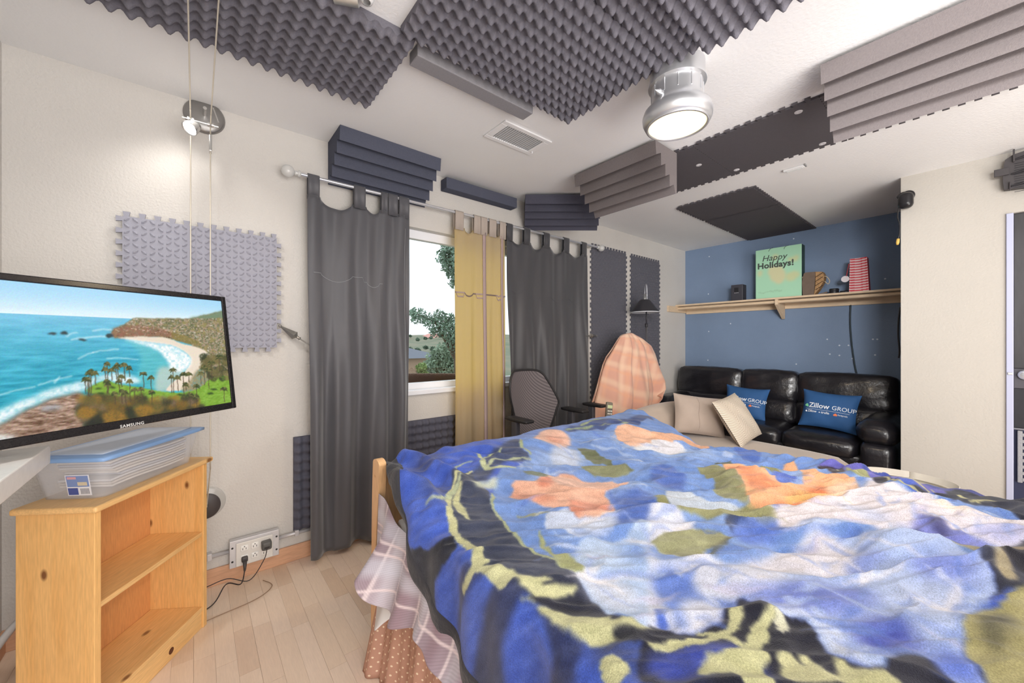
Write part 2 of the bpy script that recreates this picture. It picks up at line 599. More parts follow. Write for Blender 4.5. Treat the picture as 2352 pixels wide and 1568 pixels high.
gl.inputs['Roughness'].default_value = .02
mx_ = nt.nodes.new('ShaderNodeMixShader'); mx_.inputs[0].default_value = .012
t_.inputs[0].default_value = (.97, .99, .99, 1)
nt.links.new(t_.outputs[0], mx_.inputs[1]); nt.links.new(gl.outputs[0], mx_.inputs[2]); nt.links.new(mx_.outputs[0], o_.inputs[0])
for (a, b) in ((WX0 + .045, mxm - .03), (mxm + .03, WX1 - .045)):
    bx((a, D + .078, WZ0 + .045), (b, D + .082, WZ1 - .062)).build('pane', g, win)
struct('trim_1', bb((WX0 - .03, D - .022, WZ0 - .03), (WX1 + .03, D + .055, WZ0 + .004), .006), m_frame)
# ------------------------------------------------------------------ doorway at the right edge of the partition
dr = thing('door_1', (PX, DY, 0), None, None); dr['kind'] = 'structure'
m_jamb = M('jamb_paint', (176, 180, 204), .45)
bb((PX - .012, DY - .03, 0), (PX + .125, DY - .0005, 2.054), .003).build('jamb', m_jamb, dr)
m_blk = M('black_door_panel', (46, 44, 47), .42, var=.35, vs=18, stretch=(1, 2, .3))
bb((PX + .03, -1.0, .93 + .145), (PX + .05, DY - .031, 2.054), .003).build('upper_panel', m_blk, dr)
bb((PX + .02, -1.0, .93 + .02), (PX + .05, DY - .031, .93 + .145), .003).build('middle_rail', M('rail_grey', (72, 70, 76), .5), dr)
bb((PX + .03, -1.0, .70), (PX + .05, DY - .031, .95), .003).build('lower_panel', M('black_lower_panel', (30, 30, 36), .5, var=.2, vs=30), dr)
bb((PX + .015, -1.0, .69), (PX + .05, DY - .031, .70), .002).build('ledge', M('grey_ledge', (120, 120, 126), .4), dr)
bb((PX + .035, -1.0, .0), (PX + .05, DY - .031, .69), .003).build('kick_panel', M('navy_kick', (42, 46, 72), .6), dr)
fo = MB()
fo.bbox((PX + .012, -.165, .36), (PX + .03, -.145, .685), .004)
for i in range(8):
    z = .37 + i * .04
    fo.bbox((PX + .012, -.5, z), (PX + .03, -.16, z + .02), .004)
fo.build('vent_grille', M('grille_grey', (150, 150, 154), .7, bump=.4, bs=120), dr)
lathe([(0, 0), (.02, .002), (.03, .012), (.03, .022), (.018, .034), (0, .038)], (PX + .02, -.175, 1.035), (-1, 0, .1), 20).build('knob', M('chrome_knob', (225, 228, 235), .2, .6), dr, smooth=True)
bb((PX - .018, DY - .028, 1.035), (PX - .012, DY - .006, 1.05), .002).build('latch', M('latch_steel', (205, 205, 205), .3, .7), dr)

# ================================================================== FOAM ON THE CEILING AND WALLS
m_foam = M('charcoal_foam', (112, 110, 118), .95, var=.08, vs=160, bump=.25, bs=260, spec=.1)
m_foamd = M('dark_navy_foam', (84, 87, 101), .95, var=.06, vs=120, bump=.2, bs=240, spec=.1)
def eggcrate(nx, ny, pitch, res=7, base=.018, amp=.044):
    """convoluted foam: local x,y in plane, +z out of the mounting surface"""
    w, h = nx * pitch, ny * pitch
    X = np.linspace(0, w, nx * res + 1); Y = np.linspace(0, h, ny * res + 1)
    XX, YY = np.meshgrid(X, Y, indexing='ij')
    k = (np.cos(2 * np.pi * XX / pitch + np.pi) + np.cos(2 * np.pi * YY / pitch + np.pi)) / 4 + .5
    Z = base + amp * k ** 1.35
    P = np.stack([XX, YY, Z], -1)
    m = MB(); m.grid(P)
    n1, n2 = XX.shape
    for (idx) in ([(i, 0) for i in range(n1)], [(n1 - 1, j) for j in range(n2)], [(i, n2 - 1) for i in range(n1 - 1, -1, -1)], [(0, j) for j in range(n2 - 1, -1, -1)]):
        top = [P[i] for i in idx]; bot = [(p[0], p[1], 0) for p in top]
        m.grid([bot, top])
    m.add([(0, 0, 0), (w, 0, 0), (w, h, 0), (0, h, 0)], [(0, 3, 2, 1)])
    return m, w, h
def ceiling_egg(x0, x1, y0, y1, label, drop=0.0, name='egg_crate_foam_panel'):
    nx = round((x1 - x0) / .05); ny = round((y1 - y0) / .05)
    m, w, h = eggcrate(nx, ny, .05)
    m.v = [(x0 + p[0] * (x1 - x0) / w, y0 + p[1] * (y1 - y0) / h, CZ - drop - .0005 - p[2]) for p in m.v]
    m.f = [tuple(reversed(f)) for f in m.f]
    return m.build(name, m_foam, label=label, cat='acoustic foam', group='egg crate foam panels under the ceiling', smooth=True, ang=60)
ceiling_egg(-.56, .665, 1.405, 1.93, 'large charcoal egg crate foam panel on the ceiling above the cable light wires')
ceiling_egg(.60, 1.53, .845, 1.395, 'square charcoal egg crate foam panel on the ceiling beside the long grey foam strip')
ceiling_egg(.60, 1.545, .70, .84, 'narrow egg crate foam strip on the ceiling squeezed between two bigger egg crate panels')
ceiling_egg(.62, 1.56, .10, .695, 'overlapping egg crate foam panel at the top of the ceiling right above the round lamp', drop=.022)
m_bar = M('grey_foam_strip', (140, 138, 142), .95, var=.06, vs=140, bump=.2, bs=240, spec=.1)
bb((.685, 1.428, CZ - .052), (1.31, 1.505, CZ - .0005), .004).build('foam_strip', m_bar, label='long straight grey foam strip glued to the ceiling beside the egg crate panel', cat='acoustic foam')
bb((1.375, D - .085, CZ - .105), (2.03, D - .0005, CZ - .026), .004).build('foam_strip', m_foamd, label='short navy foam strip high on the wall above the curtain rod and window', cat='acoustic foam')

def trap(name, org, ax, back, length, mat, label, leg=.25):
    """corner bass trap: triangular block with a wedge-cut face; ax = along, back = horizontal direction towards its back"""
    ax = Vector(ax).normalized(); bk = Vector(back).normalized()
    pts = [(0, 0), (leg, 0)]
    n = 5
    for i in range(1, n + 1):
        t0 = i / n
        P = (leg * (1 - t0), leg * t0)
        if i == 1:
            pts.append((leg * .985, leg * .14))
            pts.append((P[0] + .040, P[1] + .030))
            pts.append((P[0] - .012, P[1] + .006))
        elif i < n:
            pts.append((P[0] + .036, P[1] + .030))
            pts.append((P[0] - .012, P[1] + .006))
    pts.append((.016, leg + .008)); pts.append((0, leg))
    m = MB()
    vs = []
    for d in (0, length):
        for (c, dn) in pts:
            # c measured from the back corner towards the room
            vs.append(Vector(org) + ax * d - bk * c + Vector((0, 0, -dn)))
    k = len(pts)
    fs = [tuple(range(k)), tuple(range(2 * k - 1, k - 1, -1))] + [(i, k + i, k + (i + 1) % k, (i + 1) % k) for i in range(k)]
    m.add(vs, fs)
    bm = bmesh.new()
    me = bpy.data.meshes.new('t'); me.from_pydata([tuple(v) for v in m.v], [], m.f); bm.from_mesh(me); bpy.data.meshes.remove(me)
    bmesh.ops.recalc_face_normals(bm, faces=bm.faces[:])
    m2 = MB(); m2.bm(bm)
    return m2.build(name, mat, label=label, cat='acoustic foam', group='wedge cut foam corner blocks')
m_trapc = M('taupe_foam', (120, 113, 113), .95, var=.07, vs=150, bump=.2, bs=260, spec=.1)
trap('wedge_foam_block', (.615, D - .001, CZ - .001), (1, 0, 0), (0, 1, 0), .625, m_foamd, 'navy wedge cut foam block in the wall corner above the left black curtain')
R_ = Vector((VY, -VX, 0)); V_ = Vector((VX, VY, 0))
p = Vector((2.035, 2.31, CZ - .018)) + V_ * .23
trap('wedge_foam_block', p, R_, V_, .62, M('dark_trap_foam', (78, 78, 90), .95, var=.06, vs=120, bump=.2, bs=240, spec=.1), 'dark navy wedge cut foam block set at an angle above the right black curtain', leg=.222)
trap('wedge_foam_block', (2.33, 1.21, CZ - .016), (0, 1, 0), (1, 0, 0), .625, m_trapc, 'grey wedge cut foam block under the ceiling between round lamp and curtain rod')
trap('wedge_foam_block', (2.31, -.20, CZ - .016), (0, 1, 0), (1, 0, 0), .635, m_trapc, 'brown grey wedge cut foam block at the upper right edge of the photo')

# interlocking foam tiles
def tile_outline(w, n, depth, phase):
    pts = []
    p = w / n
    for side in range(4):
        for i in range(n):
            a = i * p
            if (i + phase[side]) % 2 == 0:
                loc = [(a, 0), (a + p * .18, -depth * .0), (a + p * .02, -depth), (a + p * .98, -depth), (a + p * .82, 0)]
            else:
                loc = [(a, 0)]
            for (s_, o_) in loc:
                if side == 0: pts.append((s_, o_))
                elif side == 1: pts.append((w - o_, s_))
                elif side == 2: pts.append((w - s_, w - o_))
                else: pts.append((o_, w - s_))
    out = []
    for q in pts:
        if not out or (abs(q[0] - out[-1][0]) + abs(q[1] - out[-1][1])) > 1e-5: out.append(q)
    return out
def tile_mesh(w=.60, th=.012, tread=True, n=23, depth=.021, step=.0275, rz=.0056):
    m = MB()
    o = tile_outline(w, n, depth, (1, 1, 0, 0))
    k = len(o)
    m.add([(a, b, 0) for a, b in o] + [(a, b, th) for a, b in o], [tuple(range(k - 1, -1, -1)), tuple(range(k, 2 * k))] + [(i, (i + 1) % k, k + (i + 1) % k, k + i) for i in range(k)])
    if tread:
        N = int(w / step)
        for i in range(N):
            for j in range(N):
                cx = (i + .5) * w / N; cy = (j + .5) * w / N
                s = 1 if (i + j) % 2 == 0 else -1
                dx, dy = math.cos(math.radians(42)) , s * math.sin(math.radians(42))
                a, b = .0140, .0070
                u = (dx * a, dy * a); v = (-dy * b, dx * b)
                pts = [(cx - u[0], cy - u[1], th), (cx - u[0] * .35 - v[0], cy - u[1] * .35 - v[1], th), (cx + u[0] * .35 - v[0], cy + u[1] * .35 - v[1], th),
                       (cx + u[0], cy + u[1], th), (cx + u[0] * .35 + v[0], cy + u[1] * .35 + v[1], th), (cx - u[0] * .35 + v[0], cy - u[1] * .35 + v[1], th),
                       (cx - u[0] * .55, cy - u[1] * .55, th + rz), (cx + u[0] * .55, cy + u[1] * .55, th + rz)]
                m.add(pts, [(0, 1, 6), (1, 2, 7, 6), (2, 3, 7), (3, 4, 7), (4, 5, 6, 7), (5, 0, 6)])
    return m
m_tile = M('spot_lit_eva_foam', (158, 158, 170), .75, var=.03, vs=60, bump=.1, bs=300)  # same foam as the dark tiles, painted lighter for the spot's light
m_tiled = M('dark_eva_foam', (94, 94, 103), .8, var=.05, vs=90, bump=.15, bs=300)
def place_tile(me, name, mat, M4, label, group):
    o = bpy.data.objects.new(name, me)
    COL.objects.link(o)
    o.matrix_world = M4
    tag(o, label, 'foam tile', group)
    return o
def mesh_of(mb, name, mat):
    me = bpy.data.meshes.new(name); me.from_pydata([tuple(v) for v in mb.v], [], mb.f); me.materials.append(mat); me.update()
    return me
t_tread = tile_mesh()
me_grey = mesh_of(t_tread, 'foam_tile', m_tile)
me_dark = mesh_of(t_tread, 'foam_tile_dark', m_tiled)
me_flat = mesh_of(tile_mesh(tread=False), 'foam_tile_flat', M('black_eva_foam', (84, 80, 84), .8, var=.06, vs=120, bump=.3, bs=400))
# local x -> room x, local y -> room z, local z -> -room y  (mounted on the window wall)
def wall_M(x, z, off=0.0, sx=1, sz=1):
    return Matrix(((sx, 0, 0, x), (0, 0, -1, D - off), (0, sz, 0, z), (0, 0, 0, 1)))
place_tile(me_grey, 'foam_tile', m_tile, wall_M(-.255, H - .033, .022), 'spot lit grey diamond tread foam tile on the wall behind the television', 'interlocking foam tiles')
def tile_stack(x, z0, n, word):
    nm = {0: 'lowest', 1: 'middle', 2: 'topmost'}
    for i in range(n):
        place_tile(me_dark, 'foam_tile', m_tiled, wall_M(x, z0 + i * .60, .001, .97, 1.0), '%s dark tread foam tile of the wall stack %s' % (nm[i], word), 'interlocking foam tiles')
tile_stack(3.075, H + .965 - 1.80, 3, 'next to the right black curtain')
tile_stack(3.765, H + .960 - 1.80, 3, 'behind the black floor lamp')
# under the ceiling: local x -> room y, local y -> room x, local z -> down
def ceil_M(x, y, sx=1, sy=1, dz=.001):
    return Matrix(((0, sx, 0, x), (sy, 0, 0, y), (0, 0, -1, CZ - dz), (0, 0, 0, 1)))
words = ['flat black ceiling tile with only its toothed edge showing under the brown wedge block', 'flat black foam tile with white washers on the ceiling beside the lamp', 'flat black ceiling foam tile half hidden by the grey wedge block near the lamp']
washer = lathe([(0, .0), (.006, .001), (.007, .003), (.017, .0025), (.0185, 0)], (0, 0, 0), (0, 0, -1), 14)
m_wash = M('white_washer', (205, 202, 205), .5)
for i, y in enumerate((-.11, .50, 1.11)):
    t = place_tile(me_flat, 'foam_tile', None, ceil_M(2.335, y, 1.015, 1.01, .001), words[i], 'interlocking foam tiles')
    if i == 1:
        for (px, py) in ((1834, 257), (1889, 330), (1605, 379), (1692, 390)):
            q = onZ(px, py, CZ - .013)
            w_ = MB(); w_.add([Vector(v) + Vector((q.x, q.y, CZ - .013)) for v in washer.v], washer.f)
            ORG[t.name] = Vector((0, 0, 0))
            wo = w_.build('washer', m_wash, None, at=(0, 0, 0))
            wo.parent = t; wo.matrix_parent_inverse = t.matrix_world.inverted()
for i, (x, wd) in enumerate(((3.31, 'nearest the lamp'), (3.88, 'in the middle of its row'), (4.45, 'touching the blue wall'))):
    place_tile(me_flat, 'foam_tile', None, ceil_M(x, 1.115, .95, 1.0, .001), 'flat black ceiling foam tile over the sofa, %s' % wd, 'interlocking foam tiles')

# egg crate panel on the wall under the window
m, w, h = eggcrate(24, 10, .05, 7, .014, .030)
m.v = [(.43 + p[0], D - .0005 - p[2], H - 1.075 + p[1] * .53 / h) for p in m.v]
m.build('egg_crate_foam_panel', M('wall_egg_foam', (92, 92, 104), .95, bump=.2, bs=240, spec=.1), label='dark egg crate foam panel on the wall under the window behind the black curtain', cat='acoustic foam', smooth=True, ang=60)

# ================================================================== CEILING FIXTURES
v0 = (1.29, 1.62, CZ)
vent = thing('ceiling_vent', (1.467, 1.728, CZ), 'white metal air vent grille in the ceiling over the window', 'vent')
m_vent = M('vent_white', (240, 240, 241), .45)
x0, x1, y0, y1 = 1.29, 1.645, 1.625, 1.83
fr = MB()
for (a, b) in (((x0, y0), (x1, y0 + .03)), ((x0, y1 - .03), (x1, y1)), ((x0, y0 + .03), (x0 + .04, y1 - .03)), ((x1 - .04, y0 + .03), (x1, y1 - .03))):
    fr.bbox((a[0], a[1], CZ - .009), (b[0], b[1], CZ - .0005), .003)
fr.build('frame', m_vent, vent)
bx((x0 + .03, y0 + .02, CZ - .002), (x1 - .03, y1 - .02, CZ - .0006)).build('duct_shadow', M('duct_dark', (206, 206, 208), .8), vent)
for i in range(18):
    xx = x0 + .047 + i * (x1 - x0 - .094) / 17
    MB().add([(xx - .002, y0 + .03, CZ - .010), (xx + .007, y0 + .03, CZ - .003), (xx + .007, y1 - .03, CZ - .003), (xx - .002, y1 - .03, CZ - .010),
              (xx - .003, y0 + .03, CZ - .009), (xx + .006, y0 + .03, CZ - .002), (xx + .006, y1 - .03, CZ - .002), (xx - .003, y1 - .03, CZ - .009)],
             [(0, 1, 2, 3), (7, 6, 5, 4), (0, 4, 5, 1), (1, 5, 6, 2), (2, 6, 7, 3), (3, 7, 4, 0)]).build('slat', m_vent, vent)
tb([(x1 - .02, y1 - .05, CZ - .008), (x1 - .02, y1 - .05, CZ - .022)], .003, 6).build('lever', m_vent, vent)

# round silver ceiling lamp
lx, ly = 1.622, .842
lamp = thing('ceiling_lamp', (lx, ly, CZ), 'lit round brushed silver ceiling lamp hanging below the egg crate foam', 'lamp')
m_sil = M('brushed_silver', (212, 213, 216), .34, .75)
lathe([(.0, CZ), (.112, CZ), (.112, CZ - .070), (.118, CZ - .073), (.118, CZ - .081), (.104, CZ - .085)], (lx, ly, 0), (0, 0, 1), 48).build('base_ring', m_sil, lamp, smooth=True, ang=40)
hz = CZ - .085
prof = [(.104, hz), (.104, hz - .055), (.108, hz - .075), (.122, hz - .092), (.136, hz - .105), (.143, hz - .125), (.141, hz - .145), (.134, hz - .160), (.124, hz - .168), (.120, hz - .168)]
hs = lathe(prof, (lx, ly, 0), (0, 0, 1), 48).build('housing', m_sil, lamp, smooth=True, ang=50)
for k in range(12):
    a = k * math.pi / 6
    tb([(lx + .1045 * math.cos(a), ly + .1045 * math.sin(a), hz - .003), (lx + .1045 * math.cos(a), ly + .1045 * math.sin(a), hz - .055)], .0025, 6).build('rib', m_sil, hs)
lathe([(.124, hz - .166), (.128, hz - .172), (.120, hz - .176), (.116, hz - .168)], (lx, ly, 0), (0, 0, 1), 48).build('trim_ring', m_sil, lamp, smooth=True)
lens = M('lamp_lens', (255, 246, 205), .4, emit=1.5, ecol=(255, 240, 176))
lathe([(0, hz - .186), (.05, hz - .184), (.09, hz - .179), (.118, hz - .168)], (lx, ly, 0), (0, 0, 1), 48).build('lens', lens, lamp, smooth=True)
pl = bpy.data.lights.new('ceiling_lamp_glow', 'AREA'); pl.shape = 'DISK'; pl.size = .2; pl.energy = 9; pl.color = (1, .80, .55)
plo = bpy.data.objects.new('ceiling_lamp_glow', pl); COL.objects.link(plo); plo.location = (lx, ly, hz - .192)
tb([(lx - .145, ly + .02, hz - .062), (lx - .118, ly + .016, hz - .062), (lx - .1, ly + .013, hz - .062)], [.0, .012, .012], 12).build('thumb_screw', m_sil, lamp)

# small white fitting on the ceiling
sm = thing('ceiling_sensor', (3.18, .817, CZ), 'small white plastic bar fitting on the ceiling past the dark foam tiles', 'sensor')
bb((3.163, .757, CZ - .016), (3.197, .877, CZ - .0005), .004).build('body', M('white_plastic', (232, 232, 232), .4), sm)
bb((3.168, .765, CZ - .020), (3.192, .858, CZ - .0165), .002).build('cover', M('clear_plastic', (244, 244, 246), .2), sm)
bb((3.160, .748, CZ - .012), (3.2, .7565, CZ - .0006), .002).build('end_cap', M('grey_cap', (140, 140, 140), .4), sm)
# steel bracket cut by the top edge of the photo
bk = thing('ceiling_bracket', (.42, 1.33, CZ), 'small clear and steel bracket on the ceiling at the top edge beside egg crate foam', 'bracket')
tb([(.36, 1.385, CZ - .03), (.43, 1.35, CZ - .03)], .022, 16).build('sleeve', M('bracket_steel', (190, 190, 186), .3, .7), bk, smooth=True, ang=40)
bb((.345, 1.33, CZ - .012), (.45, 1.40, CZ - .0005), .003).build('plate', m_vent, bk)
lathe([(0, 0), (.022, .002), (.026, .012), (.020, .03), (.012, .034)], (.452, 1.335, CZ - .005), (0, -.15, -1), 16).build('knob', M('frosted_knob', (214, 214, 214), .25), bk, smooth=True)
# ================================================================== CABLE LIGHT ON THE WALL
m_chrome = M('chrome', (205, 204, 202), .25, .85)
m_cable = M('cable_silver', (222, 214, 198), .35, .5)
cl = thing('cable_light', (.03, D, 2.39), 'lit halogen spot on two taut cables in front of a steel wall disc', 'lamp')
c0 = onY(470, 265, D - .02)
lathe([(0, .0), (.084, .0), (.084, .006), (.076, .016), (.05, .022), (0, .024)], (c0.x, D - .001, c0.z), (0, -1, 0), 40).build('wall_disc', M('brushed_disc', (150, 148, 146), .35, .8), cl, smooth=True, ang=40)
tb([(c0.x, D - .02, c0.z), (c0.x, D - .10, c0.z)], .008, 10).build('standoff', m_chrome, cl)
xa, xb = -.018, .056
zc = H + 1.06
for xx, px in ((xa, 440), (xb, 482)):
    up = [(xx, -2.2, zc + .03), (xx, .6, zc + .01), (xx, 2.1, zc), (xx, 2.30, zc - .005), (xx, 2.375, zc - .05), (xx, 2.385, zc - .12), (xx, 2.39, 1.2), (xx, 2.39, .62)]
    tb(curve_pts(up, 6), .0026, 6).build('cable', m_cable, cl, smooth=True)
    lathe([(0, -.012), (.011, -.012), (.011, -.004), (.006, 0), (.011, .004), (.011, .012), (0, .012)], (xx, 2.345, zc - .022), (1, 0, 0), 16).build('pulley', m_chrome, cl, smooth=True, ang=40)
tb([(xa - .03, 2.345, zc - .022), (xb + .03, 2.345, zc - .022)], .0035, 8).build('cross_bar', m_chrome, cl)
tb([(xb + .03, 2.345, zc + .0), (xb + .01, 2.36, zc + .07)], .003, 6).build('thumb_pin', m_chrome, cl)
# lamp head, tilted down to the left
hp = Vector((-.01, 2.30, zc - .075)); hd = Vector((-.45, -.35, -.55)).normalized()
lathe([(.008, -.03), (.018, -.028), (.026, -.008), (.033, .018), (.033, .022), (.030, .022), (.024, .0)], hp, hd, 28).build('reflector', m_chrome, cl, smooth=True)
lathe([(0, .020), (.012, .019), (.0295, .017)], hp, hd, 28).build('bulb', M('halogen_glow', (255, 252, 245), .3, emit=14), cl, smooth=True)
tb([tuple(hp - hd * .028), (xa, 2.33, zc - .03)], .003, 6).build('arm', m_chrome, cl)
bb((xb - .006, 2.36, zc - .14), (xb + .006, 2.405, zc - .06), .003).build('clamp', m_chrome, cl)
# lower tension wheel near the skirting
q = onY(481, 1157, D - .03)
lathe([(0, 0), (.075, 0), (.078, .006), (.07, .012), (0, .012)], (q.x - .01, D - .001, q.z), (0, -1, 0), 36).build('wheel_backing', M('clear_acrylic', (196, 194, 190), .2, alpha=.85), cl, smooth=True, ang=40)
lathe([(0, .0), (.062, .0), (.062, .012), (.05, .018), (.012, .018), (.012, .028), (0, .028)], (q.x - .016, D - .013, q.z - .012), (0, -1, 0), 36).build('tension_wheel', M('wheel_black', (70, 64, 64), .4), cl, smooth=True, ang=40)
tb([(xb, 2.39, .62), (q.x - .012, D - .036, q.z - .02)], .003, 6).build('cable_end', m_cable, cl)

# ================================================================== TELEVISION
TR = onP(515, 682, (.09, 1.92, 0), Vector((VX, VY, 0)))
TB = onP(541, 936, tuple(Vector((.09, 1.92, 0)) - V_ * .012), Vector((VX, VY, 0)))
tdir = Vector((.812, .583, 0)).normalized()
tup = (TR - TB); TVH = tup.length; tup.normalize()
tdir = (tdir - tup * tdir.dot(tup)).normalized()
tn = tdir.cross(tup).normalized()
if tn.dot(Vector((0, 0, H)) - TR) < 0: tn = -tn
TVW = .76
def tvP(u, v, d=0):            # u from the right edge leftwards, v from the bottom up, d towards the viewer
    return TB - tdir * u + tup * v + tn * d
tv = thing('television', tuple(tvP(TVW / 2, 0)), 'flat screen television showing a coastal beach with palm trees', 'television')
m_bez = M('tv_black_gloss', (30, 28, 30), .22, var=.3, vs=300)
def tvbox(name, u0, u1, v0, v1, d0, d1, mat, par=tv, r=.003):
    m = MB(); m.bbox((0, 0, 0), (u1 - u0, v1 - v0, d1 - d0), r)
    m.v = [tuple(tvP(u0 + p[0], v0 + p[1], d0 + p[2])) for p in m.v]
    return m.build(name, mat, par)
bz = .0165
tvbox('bezel_side', 0, bz, 0, TVH, -.03, .006, m_bez)
tvbox('bezel_side', TVW - bz, TVW, 0, TVH, -.03, .006, m_bez)
tvbox('bezel_top', bz, TVW - bz, TVH - bz * 1.15, TVH, -.03, .006, m_bez)
bbm = tvbox('bezel_bottom', bz, TVW - bz, 0, bz * 1.5, -.03, .006, m_bez)
tvbox('back_shell', .03, TVW - .03, .03, TVH - .03, -.065, -.030, M('tv_back', (40, 40, 42), .5), r=.012)
lo = tvP(.385, .006, .0068)
q1 = onP(276, 983, tuple(tvP(0, 0, .007)), tn)
text_mesh('logo_lettering', 'SAMSUNG', .0125, M('logo_silver', (205, 205, 205), .35), bbm, q1, tdir, tup, bold=.0002, space=1.12)
# picture: painted on a fine grid
SU, SV = TVW - 2 * bz, TVH - bz * 2.65
TO = tvP(TVW - bz, bz * 1.5, .0015)      # lower left of the screen
def T(x, y):                              # zoomed photo coordinates -> metres on the screen
    p = onP(x / 3.646, 610 + y / 3.646, tuple(TO), tn) - TO
    return (p.dot(tdir), p.dot(tup))
st = .0019
cv = Canvas(0, SU, 0, SV, st, (150, 200, 230), warp=.004, wscale=90)
U, V = cv.U, cv.V
hzv = T(400, 414)[1]; h2 = T(1110, 432)[1]
tt = np.clip((V - hzv) / (SV - hzv), 0, 1)[..., None]
cv.C = np.array((222, 236, 240)) * (1 - tt) ** 1.6 + np.array((160, 208, 236)) * (1 - (1 - tt) ** 1.6)
cv.C += ((vnoise(U * 1, V * 4, 12, 5) - .5) * 14)[..., None] * np.clip(1 - abs(tt - .15) * 4, 0, 1)
sea = V < hzv - (U * 0)
ts = np.clip((hzv - V) / hzv, 0, 1)[..., None]
seac = np.array((118, 190, 220)) * (1 - ts) ** 2 + np.array((28, 152, 176)) * (1 - (1 - ts) ** 2)
wv = vnoise(U * 1.0 + V * .4, V * 5.5, 28, 6, 4)
seac = seac + ((wv - .5) * 70)[..., None] * (.35 + ts)
cv.C = np.where(sea[..., None], seac, cv.C)
Z = lambda *pts: [T(*p) for p in pts]
cv.poly(Z((1040, 620), (1200, 650), (1330, 720), (1420, 850), (1430, 1000), (1300, 1040), (1180, 1010), (1150, 900), (1180, 800), (1150, 700)), (110, 195, 195), .006, .55)
cv.poly(Z((1330, 860), (1450, 850), (1540, 880), (1500, 980), (1400, 1050), (1300, 1040)), (190, 200, 190), .006, .8)
# headland and town
cv.poly(Z((930, 565), (960, 525), (1040, 492), (1110, 440), (1180, 436), (1300, 441), (1440, 440), (1600, 440), (1750, 402), (1900, 372), (1930, 980), (1760, 960), (1690, 800), (1600, 660), (1450, 622), (1300, 597), (1100, 602), (960, 607)), (128, 122, 92), .002, smooth=False)
cv.poly(Z((1580, 440), (1700, 415), (1780, 398), (1900, 372), (1900, 430), (1750, 445)), (112, 138, 112), .003, .8)
sl = (U > T(1080, 500)[0])
nz = vnoise(U, V * 1.6, 240, 21, 2); nz2 = vnoise(U, V * 1.5, 300, 22, 2); nz3 = vnoise(U, V, 120, 23, 2)
land = cv.C[..., 0] * 1.0
maskl = (np.abs(cv.C - np.array((128, 122, 92))).sum(-1) < 30)
cv.C[maskl & (nz > .62)] = (206, 196, 182)
cv.C[maskl & (nz2 > .62)] = (88, 96, 66)
cv.C[maskl & (nz3 > .64)] = (140, 132, 84)
cv.C[maskl & (nz2 < .36)] = (162, 134, 112)
for k_ in range(3):
    sm3 = blur(cv.C[..., k_], 1); cv.C[..., k_] = np.where(maskl, sm3 * .7 + cv.C[..., k_] * .3, cv.C[..., k_])
cv.poly(Z((930, 568), (960, 525), (1060, 500), (1180, 505), (1330, 520), (1440, 560), (1460, 600), (1300, 597), (1100, 602), (960, 607)), (140, 96, 78), .003, .9, tex=.6, ts=170)
cv.poly(Z((1440, 560), (1560, 590), (1680, 650), (1660, 670), (1540, 640), (1450, 612)), (132, 118, 60), .002, .8, tex=.5, ts=200)
# sand and surf
cv.poly(Z((1000, 603), (1200, 594), (1400, 606), (1520, 650), (1680, 690), (1738, 745), (1722, 820), (1640, 900), (1600, 1000), (1500, 1045), (1390, 1042), (1480, 950), (1560, 870), (1600, 790), (1560, 730), (1450, 670), (1250, 640), (1080, 618)), (226, 212, 194), .002)
cv.poly(Z((1040, 612), (1250, 640), (1450, 670), (1570, 740), (1608, 800), (1562, 870), (1450, 882), (1400, 800), (1330, 720), (1200, 662)), (245, 246, 244), .004, tex=.35, ts=150)
for a, b, w_ in [((660, 780), (780, 725), .002), ((780, 725), (990, 700), .0025), ((900, 775), (1150, 785), .002), ((330, 1000), (600, 925), .0028), ((0, 1080), (290, 1015), .0028), ((600, 620), (900, 590), .004), ((560, 590), (640, 560), .002), ((780, 545), (930, 535), .003), ((460, 980), (500, 930), .003), ((860, 890), (760, 900), .002)]:
    cv.stroke(Z(a, ((a[0] + b[0]) / 2, (a[1] + b[1]) / 2 - 6), b), w_ * .45, (225, 238, 240), .0035, .7)
for a in [((405, 572), (440, 556), (478, 572), (440, 578)), ((505, 570), (540, 544), (574, 568), (540, 576)), ((655, 618), (690, 610), (728, 622), (690, 628)), ((880, 585), (920, 568), (950, 590), (910, 602))]:
    cv.poly(Z(*a), (48, 66, 72), .001)
# rock shelf, foam
cv.poly(Z((0, 1200), (200, 1120), (420, 1035), (650, 975), (860, 915), (980, 895), (1130, 930), (1180, 980), (1000, 985), (860, 960), (730, 1030), (660, 1058), (420, 1112), (180, 1222), (0, 1335), (-60, 1340), (-60, 1230)), (238, 242, 242), .005, .95, tex=.3, ts=130)
cv.poly(Z((-80, 1380), (0, 1332), (180, 1222), (420, 1112), (660, 1057), (700, 1080), (660, 1180), (650, 1240), (725, 1290), (705, 1372), (360, 1445), (-80, 1540)), (146, 118, 100), .003, smooth=False)
mr = (np.abs(cv.C - np.array((146, 118, 100))).sum(-1) < 20)
rn = vnoise(U * 1 - V * .9, V * 4.2 + U * .8, 60, 31, 4)
cv.C = np.where(mr[..., None], cv.C + ((rn - .5) * 170)[..., None], cv.C)
cv.poly(Z((330, 1190), (450, 1160), (520, 1185), (380, 1225)), (150, 160, 172), .003, .6)
cv.poly(Z((-80, 1400), (120, 1430), (360, 1440), (0, 1512), (-80, 1540)), (222, 226, 226), .005, .9, tex=.5, ts=110)
